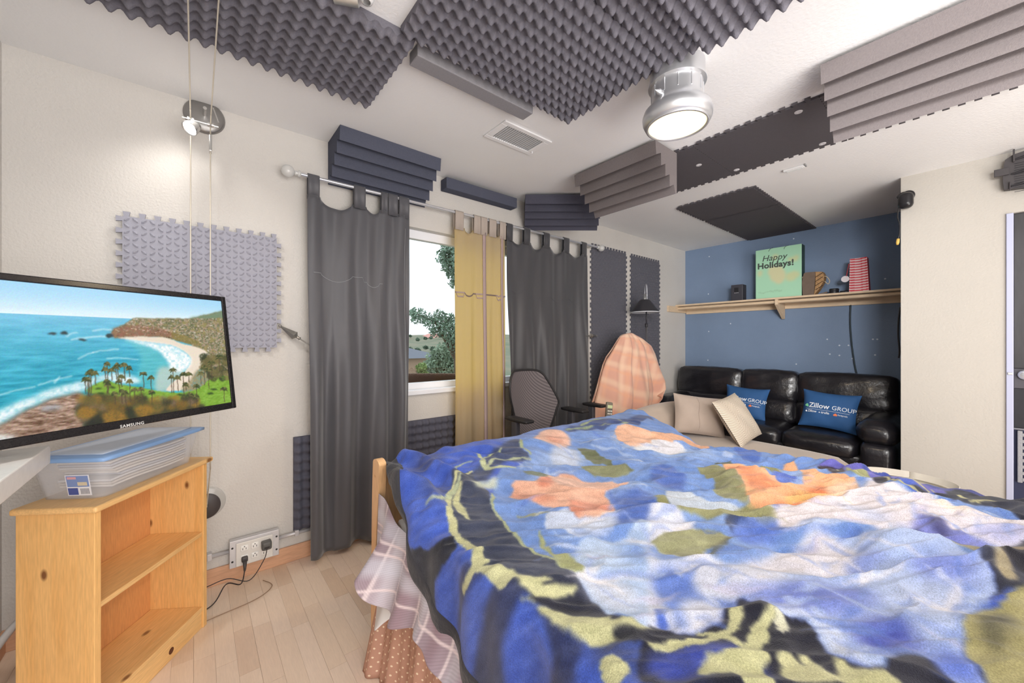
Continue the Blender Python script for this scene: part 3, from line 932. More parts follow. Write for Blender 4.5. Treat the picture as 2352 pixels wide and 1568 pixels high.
# lawn
cv.poly(Z((1520, 1050), (1590, 960), (1660, 870), (1760, 880), (1800, 960), (1680, 1060)), (150, 138, 104), .004, tex=.3, ts=200)
cv.poly(Z((730, 1035), (880, 962), (1000, 992), (1200, 1022), (1350, 1052), (1500, 1062), (1650, 1032), (1780, 942), (1930, 938), (1950, 1150), (1700, 1182), (1400, 1152), (1200, 1152), (1000, 1132), (800, 1082)), (124, 164, 58), .002)
mg = (np.abs(cv.C - np.array((124, 164, 58))).sum(-1) < 25)
cv.C = np.where(mg[..., None], cv.C + ((vnoise(U, V * 2, 110, 41) - .5) * 40)[..., None], cv.C)
# bushes in front
cv.poly(Z((650, 1190), (720, 1090), (900, 1075), (1100, 1130), (1350, 1140), (1600, 1140), (1720, 1180), (1500, 1235), (1200, 1300), (1000, 1345), (850, 1350), (720, 1380), (690, 1300), (640, 1240)), (66, 64, 42), .003)
rr = random.Random(5)
for i in range(70):
    x_ = rr.uniform(665, 1660); t_ = (x_ - 665) / 1000
    yb = 1240 - 60 * t_ + 90 * max(0, .35 - abs(t_ - .2)) * 2; y_ = rr.uniform(1110, max(1125, yb))
    c_ = rr.choice([(120, 92, 40), (146, 112, 48), (96, 88, 44), (60, 60, 40), (118, 98, 76), (84, 92, 56)])
    R = rr.uniform(34, 62)
    cv.poly(Z(*[(x_ + R * math.cos(a) * rr.uniform(.8, 1.1), y_ + R * .75 * math.sin(a) * rr.uniform(.8, 1.1)) for a in np.linspace(0, 5.6, 8)]), c_, .003, .95, tex=.45, ts=260)
for (x_, y_, R) in [(730, 1235, 85), (960, 1275, 110), (1200, 1215, 80)]:
    cv.poly(Z(*[(x_ + R * math.cos(a) * rr.uniform(.9, 1.15), y_ + R * .6 * math.sin(a)) for a in np.linspace(0, 5.6, 9)]), (150, 112, 44), .003, .95, tex=.4, ts=280)
cv.poly(Z((740, 1300), (830, 1240), (860, 1300), (840, 1345), (760, 1370), (700, 1375)), (34, 38, 32), .004, .9, tex=.3, ts=120)
cv.poly(Z((1050, 1180), (1120, 1200), (1130, 1290), (1070, 1300)), (40, 46, 34), .004, .8, tex=.4, ts=150)
# trees on the right and palms
for i in range(60):
    x_ = rr.uniform(1690, 1925); y_ = rr.uniform(760, 960)
    if x_ < 1760 and y_ > 900: continue
    c_ = rr.choice([(70, 72, 44), (98, 92, 56), (52, 60, 40), (120, 108, 68)])
    R = rr.uniform(18, 38)
    cv.poly(Z(*[(x_ + R * math.cos(a), y_ + R * .8 * math.sin(a) * rr.uniform(.8, 1.2)) for a in np.linspace(0, 5.6, 8)]), c_, .002, .9, tex=.5, ts=300)
palms = [(760, 890, 1075), (745, 905, 1090), (795, 905, 1000), (715, 955, 1070), (735, 960, 1085), (897, 830, 950), (880, 875, 945), (935, 880, 960), (985, 840, 955), (970, 855, 950), (1040, 840, 960), (1080, 865, 930), (1200, 910, 1015), (1265, 945, 1035), (1270, 1065, 1165), (895, 975, 1070), (995, 975, 1080), (1085, 975, 1140), (1015, 935, 1010), (1125, 1045, 1150), (1185, 1040, 1165), (1050, 1075, 1170), (960, 1080, 1160), (1450, 880, 1065), (1435, 940, 1065), (1485, 945, 1050), (1535, 915, 1140), (1580, 915, 975), (1555, 1000, 1040), (1645, 1015, 1130), (1590, 1085, 1195), (1645, 1105, 1190), (1710, 860, 1000), (1745, 880, 1030), (1680, 910, 990), (1875, 1040, 1140), (905, 1000, 1075), (1020, 1060, 1150), (1770, 820, 940), (1835, 770, 880)]
for (x_, yt, yb) in palms:
    cv.stroke(Z((x_, yt), (x_ + 6, yb)), .0011, (82, 68, 50), .0012)
    for k in range(9):
        a = math.radians(-200 + 27 * k + rr.uniform(-8, 8)); R = rr.uniform(24, 34)
        cv.stroke(Z((x_, yt), (x_ + R * .6 * math.cos(a), yt + R * .6 * math.sin(a) - 4), (x_ + R * math.cos(a), yt + R * math.sin(a) * .8 + 5)), [.0022, .002, .001], rr.choice([(74, 82, 44), (98, 98, 58), (56, 66, 38), (120, 112, 70)]), .0012)
for (x_, y_) in [(850, 1070), (825, 1030), (1510, 1080), (1760, 1070), (1790, 1035), (1270, 1072), (940, 1020)]:
    cv.poly(Z((x_ - 30, y_), (x_, y_ - 9), (x_ + 30, y_), (x_, y_ + 9)), (44, 66, 30), .002, .85)
cv.C += RNG.normal(0, 3.5, cv.C.shape)
P = np.zeros(cv.U.shape + (3,))
for k in range(3):
    P[..., k] = TO[k] + cv.U * tdir[k] + cv.V * tup[k]
sm_ = MB(); sm_.grid(P)
scr = bpy.data.materials.new('tv_picture'); scr.use_nodes = True
nt = scr.node_tree; b = nt.nodes['Principled BSDF']
a_ = nt.nodes.new('ShaderNodeAttribute'); a_.attribute_name = 'col'
nt.links.new(a_.outputs['Color'], b.inputs['Emission Color'])
b.inputs['Emission Strength'].default_value = 1.0
b.inputs['Base Color'].default_value = (.01, .01, .01, 1); b.inputs['Roughness'].default_value = .3; b.inputs['Specular IOR Level'].default_value = .2
sm_.build('screen', scr, tv, cols=linv(cv.C).reshape(-1, 3))
# wall arm behind the television
aw = tvP(TVW * .55, TVH * .45, -.065)
tb([tuple(aw), (aw.x - .16, aw.y + .06, aw.z), (LX + .02, aw.y - .05, aw.z)], .018, 8).build('wall_arm', M('arm_black', (35, 35, 36), .4), tv)
bb((LX + .001, aw.y - .11, aw.z - .12), (LX + .02, aw.y + .01, aw.z + .12), .003).build('wall_plate', MATS['arm_black'], tv)

# ================================================================== WHITE DESK, BOOKCASE, STORAGE BOX
ZD = H - .30
dc = onZ(116, 1022, ZD)
desk = thing('desk', (LX, .9, 0), 'white desk top corner at the left edge of the photo below the television', 'desk')
m_desk = M('white_laminate', (236, 233, 229), .35, var=.04, vs=60)
bb((LX + .002, .25, ZD - .052), (dc.x, dc.y, ZD), .003).build('top', m_desk, desk)
bb((LX + .02, .26, 0), (LX + .05, .55, ZD - .0525), .003).build('leg_panel', m_desk, desk)
bb((LX + .002, .30, ZD - .12), (LX + .025, dc.y - .03, ZD - .0525), .003).build('wall_cleat', m_desk, desk)

# bookcase, turned to the room
bc_fr = Vector((.039, 2.166, 0)); bc_fl = Vector((-.243, 1.752, 0))
ba = (bc_fr - bc_fl); BW = ba.length; ba.normalize()
bd = Vector((-ba.y, ba.x, 0))          # towards its back
BH, BDp = .735, .222
def bcM():
    return Matrix(((ba.x, bd.x, 0, bc_fl.x), (ba.y, bd.y, 0, bc_fl.y), (0, 0, 1, 0), (0, 0, 0, 1)))
bc = bpy.data.objects.new('bookcase', None); COL.objects.link(bc); bc.matrix_world = bcM(); ORG[bc.name] = Vector((0, 0, 0))
tag(bc, 'low knotty pine bookcase with two open shelves under the storage box', 'bookcase')
p_z = wood('pine_upright', (238, 190, 124), (226, 168, 96), 'z', 7, .4, knots=.9, grain=.8)
p_x = wood('pine_shelf', (240, 196, 134), (228, 174, 108), 'x', 7, .4, knots=.8, grain=.8)
p_b = wood('pine_back', (216, 156, 100), (202, 138, 84), 'z', 9, .5)
tk = .022
bb((0, 0, 0), (tk, BDp, BH - .02), .002).build('side_panel', p_z, bc)
bb((BW - tk, 0, 0), (BW, BDp, BH - .02), .002).build('side_panel', p_z, bc)
bb((-.016, -.018, BH - .02), (BW + .016, BDp + .004, BH), .007, 3).build('top', p_x, bc)
bx((tk, BDp - .008, .0), (BW - tk, BDp, BH - .0205)).build('back_panel', p_b, bc)
bb((tk, .004, .40), (BW - tk, BDp - .0085, .418), .003).build('shelf', p_x, bc)
bb((tk, .002, .075), (BW - tk, BDp - .0085, .093), .003).build('shelf', p_x, bc)
bb((tk, .006, .0), (BW - tk, .022, .0745), .002).build('kick_board', p_x, bc)
m_knot = M('dark_knot', (96, 52, 28), .5)
for (x_, z_) in ((BW * .62, .035),):
    lathe([(0, 0), (.012, .0), (.014, -.0004)], (x_, .0059, z_), (0, -1, .0), 14).build('knot', m_knot, bc)
# clear storage box on top
bq = onZ(250, 1137, BH)
BLx, BLy, BHt = .44, .232, .128
box = bpy.data.objects.new('storage_box', None); COL.objects.link(box)
brot = bcM(); brot.translation = Vector((0, 0, 0))
loc_fl = Vector((.035, .004, BH + .0005))
box.matrix_world = bcM() @ Matrix.Translation(loc_fl); ORG[box.name] = Vector((0, 0, 0))
tag(box, 'clear plastic storage box with a blue lid full of papers on the bookcase', 'box')
pm_ = bpy.data.materials.new('clear_box_plastic'); pm_.use_nodes = True
nt = pm_.node_tree; nt.nodes.clear()
o_ = nt.nodes.new('ShaderNodeOutputMaterial'); t_ = nt.nodes.new('ShaderNodeBsdfTransparent'); pb = nt.nodes.new('ShaderNodeBsdfPrincipled')
pb.inputs['Base Color'].default_value = (*lin((240, 240, 244)), 1); pb.inputs['Roughness'].default_value = .25
mx_ = nt.nodes.new('ShaderNodeMixShader'); mx_.inputs[0].default_value = .24
nt.links.new(t_.outputs[0], mx_.inputs[1]); nt.links.new(pb.outputs[0], mx_.inputs[2]); nt.links.new(mx_.outputs[0], o_.inputs[0])
tp = .022   # taper
def boxshell(z0, z1, wall=.003):
    m = MB()
    def ring(z, ins):
        t = tp * (1 - z / BHt) + ins
        r = .03
        pts = []
        for (cx, cy, a0) in ((BLx - t - r, BLy - t - r, 0), (t + r, BLy - t - r, 90), (t + r, t + r, 180), (BLx - t - r, t + r, 270)):
            for k in range(5):
                w = math.radians(a0 + k * 22.5)
                pts.append((cx + r * math.cos(w), cy + r * math.sin(w), z))
        return pts
    rings = [ring(z0, 0), ring(z1, 0), ring(z1, wall), ring(z0 + wall, wall)]
    n = len(rings[0])
    vs = sum(rings, [])
    fs = [(i * n + k, i * n + (k + 1) % n, (i + 1) * n + (k + 1) % n, (i + 1) * n + k) for i in range(3) for k in range(n)]
    fs += [tuple(range(n - 1, -1, -1)), tuple(3 * n + k for k in range(n))]
    return m.add(vs, fs)
boxshell(0, BHt).build('body', pm_, box, smooth=True, ang=40)
m_lid = M('blue_lid', (140, 178, 228), .3, var=.04, vs=8)
ld = MB()
ld.rbox((BLx / 2, BLy / 2, BHt + .004), (BLx + .018, BLy + .018, .018), .008, 10)
lid = ld.build('lid', m_lid, box, smooth=True)
MB().rbox((BLx / 2, BLy / 2, BHt + .0145), (BLx - .05, BLy - .05, .006), .0028, 6).build('lid_panel', M('pale_lid', (196, 206, 222), .3), lid, smooth=True)
# printed paper label at the left end
def lab(name, y0, y1, z0, z1, d0, d1, mat, par):
    m = bx((-d1, y0, z0), (-d0, y1, z1))
    m.v = [(p[0] + tp * (1 - p[2] / BHt), p[1], p[2]) for p in m.v]
    return m.build(name, mat, par)
lb = lab('label', .052, .122, .012, .082, .0004, .0010, M('label_paper', (232, 232, 238), .5), box)
lab('label_print', .055, .119, .042, .079, .0011, .0015, M('label_blue', (128, 150, 200), .5), lb)
lab('label_badge', .090, .116, .068, .076, .0016, .0019, M('label_red', (222, 170, 178), .5), lb)
lab('label_photo', .060, .088, .046, .058, .0016, .0019, M('label_tan', (214, 202, 176), .5), lb)
lab('label_print', .090, .119, .015, .038, .0011, .0015, M('label_navy', (78, 92, 158), .5), lb)
for i in range(7):
    lab('barcode_bar', .058 + i * .0038, .058 + i * .0038 + .0018, .017, .036, .0011, .0014, M('barcode_grey', (120, 120, 130), .5), lb)
# papers inside: individual folders
rp = random.Random(8)
for i in range(9):
    z = .020 + i * .0100
    c = [(232, 226, 220), (214, 206, 198), (222, 222, 226), (190, 194, 206)][i % 4]
    m = MB()
    a0 = rp.uniform(.0, .04); tilt = .006
    X0, X1, Y0, Y1 = .06 + a0, BLx - .035 - rp.uniform(0, .02), .035, BLy - .035
    n = 12
    G = [[(X0 + (X1 - X0) * i_ / n, Y0 + (Y1 - Y0) * j_ / 4, z + .005 * math.sin((X0 + (X1 - X0) * i_ / n) * 14) + tilt * (i_ / n - .5)) for j_ in range(5)] for i_ in range(n + 1)]
    m.grid(G); m.grid([[(p[0], p[1], p[2] + .006) for p in r_] for r_ in G])
    for edge in ([r_[0] for r_ in G], [r_[-1] for r_ in G], G[0], G[-1]):
        m.grid([edge, [(p[0], p[1], p[2] + .006) for p in edge]])
    M4 = box.matrix_world
    m.v = [tuple(M4 @ Vector(p)) for p in m.v]
    m.build('paper_stack', M('paper_%d' % (i % 4), c, .8), label='loose sheaf of papers lying in the clear storage box', cat='papers', group='papers in the storage box')
# white cable pipe at the foot of the left wall
tb(curve_pts([(LX + .03, 1.3, .30), (LX + .06, 1.9, .20), (-.50, 2.25, .22), (-.40, D - .03, .235), (-.2, D - .02, .24)], 6), .012, 10).build('white_conduit', M('conduit_white', (226, 226, 226), .4), label='white plastic cable pipe low on the wall left of the bookcase', cat='pipe', smooth=True)

# ================================================================== POWER OUTLETS
oq = onY(583, 1262, D)
ob = thing('outlet_box', (oq.x, D, oq.z - .09), 'surface mounted six socket wall outlet in a steel box above the skirting', 'outlet')
o0 = onY(527, 1275, D - .05); o1 = onY(641, 1240, D - .05)
ox0, ox1 = o0.x, o1.x
oz = onY(583, 1262, D - .055).z
m_st = M('galvanised', (206, 205, 208), .4, .35, var=.06, vs=30)
bb((ox0, D - .05, oz - .068), (ox1, D - .0145, oz + .07), .002).build('back_box', m_st, ob)
pa, pb_ = onY(542, 1270, D - .06).x, onY(627, 1245, D - .06).x
pl_ = bb((pa, D - .058, oz - .064), (pb_, D - .0505, oz + .056), .004).build('face_plate', M('plate_ivory', (226, 223, 218), .35), ob)
m_hole = M('slot_dark', (48, 46, 46), .6)
for i in range(3):
    cx = pa + (pb_ - pa) * (.22 + .28 * i)
    for j in (0, 1):
        cz = oz + (.024 if j else -.026)
        sk = MB().rbox((cx, D - .0595, cz), (.034, .006, .030), .0028, 4).build('socket', M('socket_white', (244, 243, 240), .3), pl_, smooth=True)
        for dx in (-.007, .007):
            bx((cx + dx - .0012, D - .0632, cz - .007), (cx + dx + .0012, D - .0622, cz + .003)).build('slot', m_hole, pl_)
        lathe([(0, 0), (.0026, 0), (.0026, .001)], (cx, D - .0628, cz + .009), (0, -1, 0), 8).build('slot', m_hole, pl_)
for xx in (ox0 + .012, ox1 - .012):
    for dz in (.035, -.035):
        lathe([(0, .0), (.005, .0), (.005, .0008)], (xx, D - .0503, oz + dz), (0, -1, 0), 10).build('knockout', m_hole, ob)
for (xx0, xx1, nm) in ((-.3, ox0, 'left'), (ox1, ox1 + .16, 'right')):
    zz = oz + .012
    tb([(xx0, D - .024, zz), (xx1, D - .024, zz)], .0095, 10).build('conduit', m_st, ob, smooth=True)
bb((ox1 + .08, D - .036, oz - .002), (ox1 + .10, D - .0005, oz + .03), .002).build('strap', m_st, ob)
bb((ox0 - .09, D - .036, oz - .004), (ox0 - .07, D - .0005, oz + .03), .002).build('strap', m_st, ob)
def plug(cx, cz, big, label, path):
    t = thing('power_plug', (cx, D - .09, cz), label, 'plug', 'plugs in the wall outlet')
    mt = M('plug_grey', (92, 92, 90), .45) if big else M('plug_black', (74, 70, 70), .45)
    if big:
        MB().rbox((cx, D - .085, cz - .002), (.046, .042, .044), .009, 6).build('adapter_body', mt, t, smooth=True)
        bb((cx - .012, D - .1085, cz - .012), (cx + .012, D - .1055, cz - .004), .001).build('port', m_hole, t)
    else:
        MB().rbox((cx, D - .075, cz), (.028, .022, .026), .006, 6).build('head', mt, t, smooth=True)
        tb([(cx, D - .085, cz - .006), (cx - .001, D - .096, cz - .03), (cx - .002, D - .098, cz - .05)], [.010, .007, .005], 8).build('strain_relief', mt, t, smooth=True)
    tb(curve_pts(path, 8), .0028 if not big else .0022, 6).build('cord', M('cord_black', (52, 46, 48), .5), t, smooth=True)
cA = pa + (pb_ - pa) * .22; cB = pa + (pb_ - pa) * .80
plug(cA, oz - .026, False, 'slim black plug in the lower left socket with a thick cord', [(cA - .002, D - .098, oz - .075), (cA - .02, D - .11, oz - .13), (cA - .08, D - .14, .055), (cA - .14, D - .20, .006), (cA - .26, D - .22, .005), (cA - .5, D - .1, .005)])
plug(cB, oz + .022, True, 'square grey power adapter in the upper right socket with a thin cord', [(cB, D - .108, oz + .014), (cB - .015, D - .115, oz - .04), (cB - .08, D - .13, oz - .115), (cB - .17, D - .13, .075), (cB - .28, D - .12, .06), (cB - .36, D - .11, .085), (cB - .5, D - .1, .1)])
tb(curve_pts([(cB - .02, D - .12, .004), (cB + .01, D - .2, .004), (cB - .06, D - .27, .004), (cB - .22, D - .30, .004), (cB - .4, D - .33, .004)], 8), .0016, 6).build('thin_cable', M('cable_tan', (150, 120, 96), .6), label='thin loose brown cable lying on the floor below the outlet', cat='cable', smooth=True)

# ================================================================== CURTAINS
RY, RZ = D - .075, H + .935
m_rod = M('acrylic_rod', (214, 216, 222), .15, .6)
rod = thing('curtain_rod', (1.8, RY, RZ), 'clear and silver curtain rod with glass ball ends above the window', 'curtain rod')
rl, rr_ = onY(705, 402, RY), onY(1372, 569, RY)
tb([(rl.x - .03, RY, RZ), (rr_.x, RY, RZ)], .010, 14).build('rod', m_rod, rod, smooth=True, ang=40)
m_ball = M('glass_ball', (222, 222, 220), .08, 0, spec=.8, alpha=.7)
for xx, s_ in ((rl.x - .03, -1), (rr_.x, 1)):
    lathe([(.010, 0), (.018, .006), (.018, .012), (.009, .018), (.015, .026), (.009, .032)], (xx, RY, RZ), (s_, 0, 0), 20).build('collar', m_ball, rod, smooth=True)
    lathe([(.033 * math.sin(a), .064 - .033 * math.cos(a)) for a in np.linspace(0, math.pi, 14)], (xx, RY, RZ), (s_, 0, 0), 24).build('ball_finial', m_ball, rod, smooth=True)
    tb([(xx - s_ * .06, RY, RZ), (xx - s_ * .06, D - .002, RZ - .005)], .007, 8).build('bracket', m_chrome, rod)
def sstep_(a, b, x):
    t = min(1, max(0, (x - a) / (b - a))); return t * t * (3 - 2 * t)
def curtain(name, px0, px1, tabs, zb, mat, label, folds, amp, seed, sag, shrink=0.0, lean=0.0, tabmat=None):
    x0, x1 = onY(px0, 450, RY).x, onY(px1, 500, RY).x
    t = thing(name, ((x0 + x1) / 2, RY, zb), label, 'curtain', 'tab top curtains')
    nx, nz = 150, 70
    tabx = [(onY(a, 450, RY).x, onY(b, 450, RY).x) for a, b in tabs]
    rg = random.Random(seed)
    ph = [rg.uniform(0, 6.28) for _ in range(6)]
    ztop = RZ - .105
    def top_at(x):
        for a, b in tabx:
            if a - .01 <= x <= b + .01: return ztop
        lo = max([b for a, b in tabx if b < x], default=x0); hi = min([a for a, b in tabx if a > x], default=x1)
        w = hi - lo
        if w < .02: return ztop
        k = (x - lo) / w
        return ztop - sag * min(1.0, w / .15) * 4 * k * (1 - k)
    P = np.zeros((nx + 1, nz + 1, 3))
    for i in range(nx + 1):
        u = i / nx
        for j in range(nz + 1):
            v = j / nz
            xx = x0 + (x1 - x0) * u
            zt = top_at(xx)
            xb = xx + (shrink * (u - .5) * -1 + lean) * v
            # folds grow from the tabs downwards, deeper ones with a longer rhythm
            f = math.sin(folds * 6.283 * (u + .03 * math.sin(3 * u + ph[0])) + ph[1]) * .6 + math.sin(folds * 1.7 * 6.283 * u + ph[2]) * .25 + math.sin(folds * .45 * 6.283 * u + ph[3]) * .35
            f2 = abs(f) ** .8 * (1 if f > 0 else -1)
            k = amp * (.22 + .78 * float(sstep_(.15, .6, v))) * f2
            k += amp * .18 * math.sin(9 * v + 5 * u + ph[4]) * math.sin(folds * 9 * u)
            P[i, j] = (xb, RY - .004 - .035 * float(sstep_(.1, .6, v)) * (amp / .05) + k * .85, zt + (zb - zt) * v)
    m = MB(); m.grid(P)
    cloth = m.build('cloth', mat, t, smooth=True)
    md = cloth.modifiers.new('thickness', 'SOLIDIFY'); md.thickness = .0025
    for (a, b) in tabx:
        mm = MB()
        path = [(RY + .014, ztop - .02), (RY + .0135, RZ - .03), (RY + .013, RZ), (RY + .009, RZ + .0115), (RY, RZ + .0135), (RY - .009, RZ + .0115), (RY - .013, RZ), (RY - .0135, RZ - .03), (RY - .010, ztop - .02)]
        G = [[(a + (b - a) * q_ / 6, y_ + .003 * math.sin(q_ * 1.3 + seed) * (1 if abs(z_ - RZ) > .02 else 0), z_) for q_ in range(7)] for (y_, z_) in path]
        mm.grid(G)
        to = mm.build('tab', tabmat or mat, t, smooth=True)
        md = to.modifiers.new('thickness', 'SOLIDIFY'); md.thickness = .002
    return t, P
m_cur = M('charcoal_satin', (84, 84, 89), .48, var=.05, vs=3, sheen=.3, stretch=(8, 8, .6), bump=.06, bs=500)
m_cur2 = M('black_satin', (70, 70, 74), .48, var=.05, vs=3, sheen=.3, stretch=(8, 8, .6), bump=.06, bs=500)
tA, PA = curtain('curtain', 705, 941, [(706, 733), (812, 838), (874, 889), (890, 912), (915, 938)], .035, m_cur, 'long charcoal tab top curtain left of the window reaching the floor', 3.6, .052, 3, .055, shrink=.03, lean=-.01)
ym = bpy.data.materials.new('yellow_lit_linen'); ym.use_nodes = True
nt = ym.node_tree; nt.nodes.clear()
o_ = nt.nodes.new('ShaderNodeOutputMaterial'); df = nt.nodes.new('ShaderNodeBsdfDiffuse'); tl = nt.nodes.new('ShaderNodeBsdfTranslucent')
df.inputs[0].default_value = (*lin((208, 198, 180)), 1); tl.inputs[0].default_value = (*lin((244, 220, 58)), 1)
mx_ = nt.nodes.new('ShaderNodeMixShader'); mx_.inputs[0].default_value = .58
nt.links.new(df.outputs[0], mx_.inputs[1]); nt.links.new(tl.outputs[0], mx_.inputs[2]); nt.links.new(mx_.outputs[0], o_.inputs[0])
tbm = M('linen_tab', (178, 166, 156), .8, bump=.1, bs=500)
tY, PYl = curtain('curtain', 1044, 1159, [(1044, 1063), (1087, 1102), (1103, 1117), (1122, 1138), (1146, 1160)], .03, ym, 'sheer yellow tab top curtain glowing in the daylight of the window', 3.2, .022, 8, .05, tabmat=tbm)
hem = M('linen_hem', (170, 150, 148), .8)
def on_curtain(P, u, v, d=.004):
    i = min(P.shape[0] - 1, int(u * (P.shape[0] - 1))); j = min(P.shape[1] - 1, int(v * (P.shape[1] - 1)))
    q = P[i, j]
    return (q[0], q[1] - d, q[2])
def band(P, name, par, mat, uv, w, horiz):
    m = MB(); G = []
    for (u, v) in uv:
        q = on_curtain(P, u, v)
        G.append([q, (q[0], q[1], q[2] - w)] if horiz else [q, (q[0] + w, q[1], q[2])])
    m.grid(G)
    o = m.build(name, mat, par, smooth=True)
    md = o.modifiers.new('thickness', 'SOLIDIFY'); md.thickness = .0015
    return o
for dz in (0, .006):
    band(PYl, 'seam_band', tY, hem, [(u / 40, .235 + .004 * math.sin(u * .4) + dz) for u in range(41)], .010, True)
band(PYl, 'hem_strip', tY, hem, [(.52, v / 60) for v in range(61)], .030, False)
band(PYl, 'hem_strip', tY, hem, [(.90, v / 60) for v in range(61)], .022, False)
th = M('pale_thread', (170, 172, 176), .7)
band(PA, 'stitching', tA, th, [(.05 + .65 * u / 60, .220 + .012 * u / 60) for u in range(61)], .0016, True)
band(PA, 'stitching', tA, th, [(.94, .05 + .9 * v / 60) for v in range(61)], .0012, False)
tC, PC = curtain('curtain', 1162, 1349, [(1162, 1176), (1202, 1216), (1247, 1261), (1293, 1306), (1335, 1346)], .03, m_cur2, 'long black tab top curtain right of the yellow curtain', 4.6, .042, 13, .045)
band(PC, 'stitching', tC, M('dark_thread', (92, 92, 98), .7), [(.05 + .85 * u / 60, .21 + .02 * u / 60) for u in range(61)], .0016, True)
# spear shaped curtain holdbacks
def spear(p0, p1, label):
    t = thing('curtain_holdback', tuple(p0), label, 'holdback', 'spear shaped curtain holdbacks')
    p0, p1 = Vector(p0), Vector(p1); d = (p1 - p0); L_ = d.length
    k = 1.0
    lathe([(0, 0), (.0035, 0), (.0035, L_ * .32), (.009, L_ * .33), (.009, L_ * .36), (.005, L_ * .37), (.008, L_ * .42)], p0, d, 14).build('shaft', M('pewter', (150, 147, 142), .35, .7), t, smooth=True, ang=40)
    lathe([(.004, L_ * .42), (.024, L_ * .50), (.020, L_ * .55), (.005, L_ * .93)], p0, d, 4).build('spear_head', MATS['pewter'], t)
    lathe([(.008 * math.sin(a), L_ * .97 - .008 * math.cos(a)) for a in np.linspace(0, math.pi, 8)], p0, d, 12).build('ball', MATS['pewter'], t, smooth=True)
spear(onY(712, 793, D - .10), onY(641, 747, D - .045), 'pewter spear shaped curtain holdback beside the grey foam wall tile')
spear(onY(1345, 771, D - .12), onY(1371, 771, D - .05), 'small dark spear shaped holdback at the edge of the right black curtain')
# ================================================================== BED
EX0, EX1, FY, MZ, FZ = .60, 2.40, 1.55, .645, .746
def sstep(a, b, x):
    t = np.clip((x - a) / (b - a), 0, 1); return t * t * (3 - 2 * t)
bed = thing('bed', (1.5, .5, 0), 'wooden bed frame with a curved light maple footboard', 'bed')
m_maple = wood('maple', (232, 188, 140), (222, 172, 120), 'z', 6, .35)
def post(x0, x1):
    n = 14
    pts_f = []; pts_b = []
    for i in range(n + 1):
        z = .742 * i / n
        off = .018 * math.sin(z / .742 * 3.6 + .3)
        w = .030 + .006 * math.cos(z * 9)
        pts_f.append((1.588 - w + off, z)); pts_b.append((1.588 + w + off, z))
    yc = (pts_f[-1][0] + pts_b[-1][0]) / 2; hw = (pts_b[-1][0] - pts_f[-1][0]) / 2
    cap = [(yc - hw * math.cos(a), .742 + hw * .55 * math.sin(a)) for a in np.linspace(.25, math.pi - .25, 7)]
    poly = pts_f + cap + pts_b[::-1]
    return MB().prism(poly, 'x', x0, x1)
po = post(.572, .602).build('footboard_post', m_maple, bed)
lathe([(0, 0), (.005, 0), (.006, .0006)], (.5715, 1.588, .69), (-1, 0, 0), 12).build('plug_cap', M('maple_plug', (220, 176, 126), .4), po)
post(2.405, 2.435).build('footboard_post', m_maple, bed)
bb((.6025, 1.572, .30), (2.4045, 1.600, .705), .006).build('footboard_panel', m_maple, bed)
bb((.585, -.5, .24), (.612, 1.555, .36), .004).build('side_rail', m_maple, bed)
bb((2.39, -.5, .24), (2.415, 1.555, .36), .004).build('side_rail', m_maple, bed)
bb((.60, -.56, 0), (2.41, -.51, .95), .006).build('headboard', m_maple, bed)
MB().rbox((1.5, .515, .43), (1.76, 2.02, .22), .05, 8).build('mattress', M('mattress_ticking', (226, 224, 222), .8), bed, smooth=True)

# ---------- polka dot dust ruffle
def uv_grid(m_obj, A, B, su, sv):
    me = m_obj.data
    uvl = me.uv_layers.new(name='UVMap')
    li = np.zeros(len(me.loops), np.int32); me.loops.foreach_get('vertex_index', li)
    i, j = li // B, li % B
    out = np.stack([i / (A - 1) * su, j / (B - 1) * sv], -1).astype(np.float32)
    uvl.data.foreach_set('uv', out.ravel())
rf = np.zeros((260, 24, 3))
for i in range(260):
    y = -.45 + 1.93 * i / 259
    pl = math.sin(i * .31) + .5 * math.sin(i * .83 + 1)
    for j in range(24):
        t = j / 23
        flare = .050 * sstep(1.25, 1.48, y) * t
        rf[i, j] = (.582 - .035 * t - flare + .010 * pl * (.4 + t), y + .006 * math.cos(i * .31) * t, .40 - (.398) * t)
md_ = bpy.data.materials.new('polka_dot_cotton'); md_.use_nodes = True
nt = md_.node_tree; b = nt.nodes['Principled BSDF']; L = nt.links.new
uvn = nt.nodes.new('ShaderNodeUVMap'); uvn.uv_map = 'UVMap'
mps = []
for off in ((0, 0, 0), (.5, .5, 0)):
    mp = nt.nodes.new('ShaderNodeMapping'); mp.inputs['Location'].default_value = off
    L(uvn.outputs[0], mp.inputs[0])
    fr_ = nt.nodes.new('ShaderNodeVectorMath'); fr_.operation = 'FRACTION'; L(mp.outputs[0], fr_.inputs[0])
    ds = nt.nodes.new('ShaderNodeVectorMath'); ds.operation = 'DISTANCE'; ds.inputs[1].default_value = (.5, .5, 0); L(fr_.outputs[0], ds.inputs[0])
    mps.append(ds.outputs['Value'])
mn = nt.nodes.new('ShaderNodeMath'); mn.operation = 'MINIMUM'; L(mps[0], mn.inputs[0]); L(mps[1], mn.inputs[1])
cp = nt.nodes.new('ShaderNodeMapRange'); cp.inputs['From Min'].default_value = .085; cp.inputs['From Max'].default_value = .12; cp.inputs['To Min'].default_value = 1; cp.inputs['To Max'].default_value = 0
L(mn.outputs[0], cp.inputs['Value'])
mx = nt.nodes.new('ShaderNodeMix'); mx.data_type = 'RGBA'; mx.inputs[6].default_value = (*lin((192, 148, 128)), 1); mx.inputs[7].default_value = (*lin((242, 222, 196)), 1)
L(cp.outputs[0], mx.inputs[0]); L(mx.outputs[2], b.inputs['Base Color']); b.inputs['Roughness'].default_value = .8
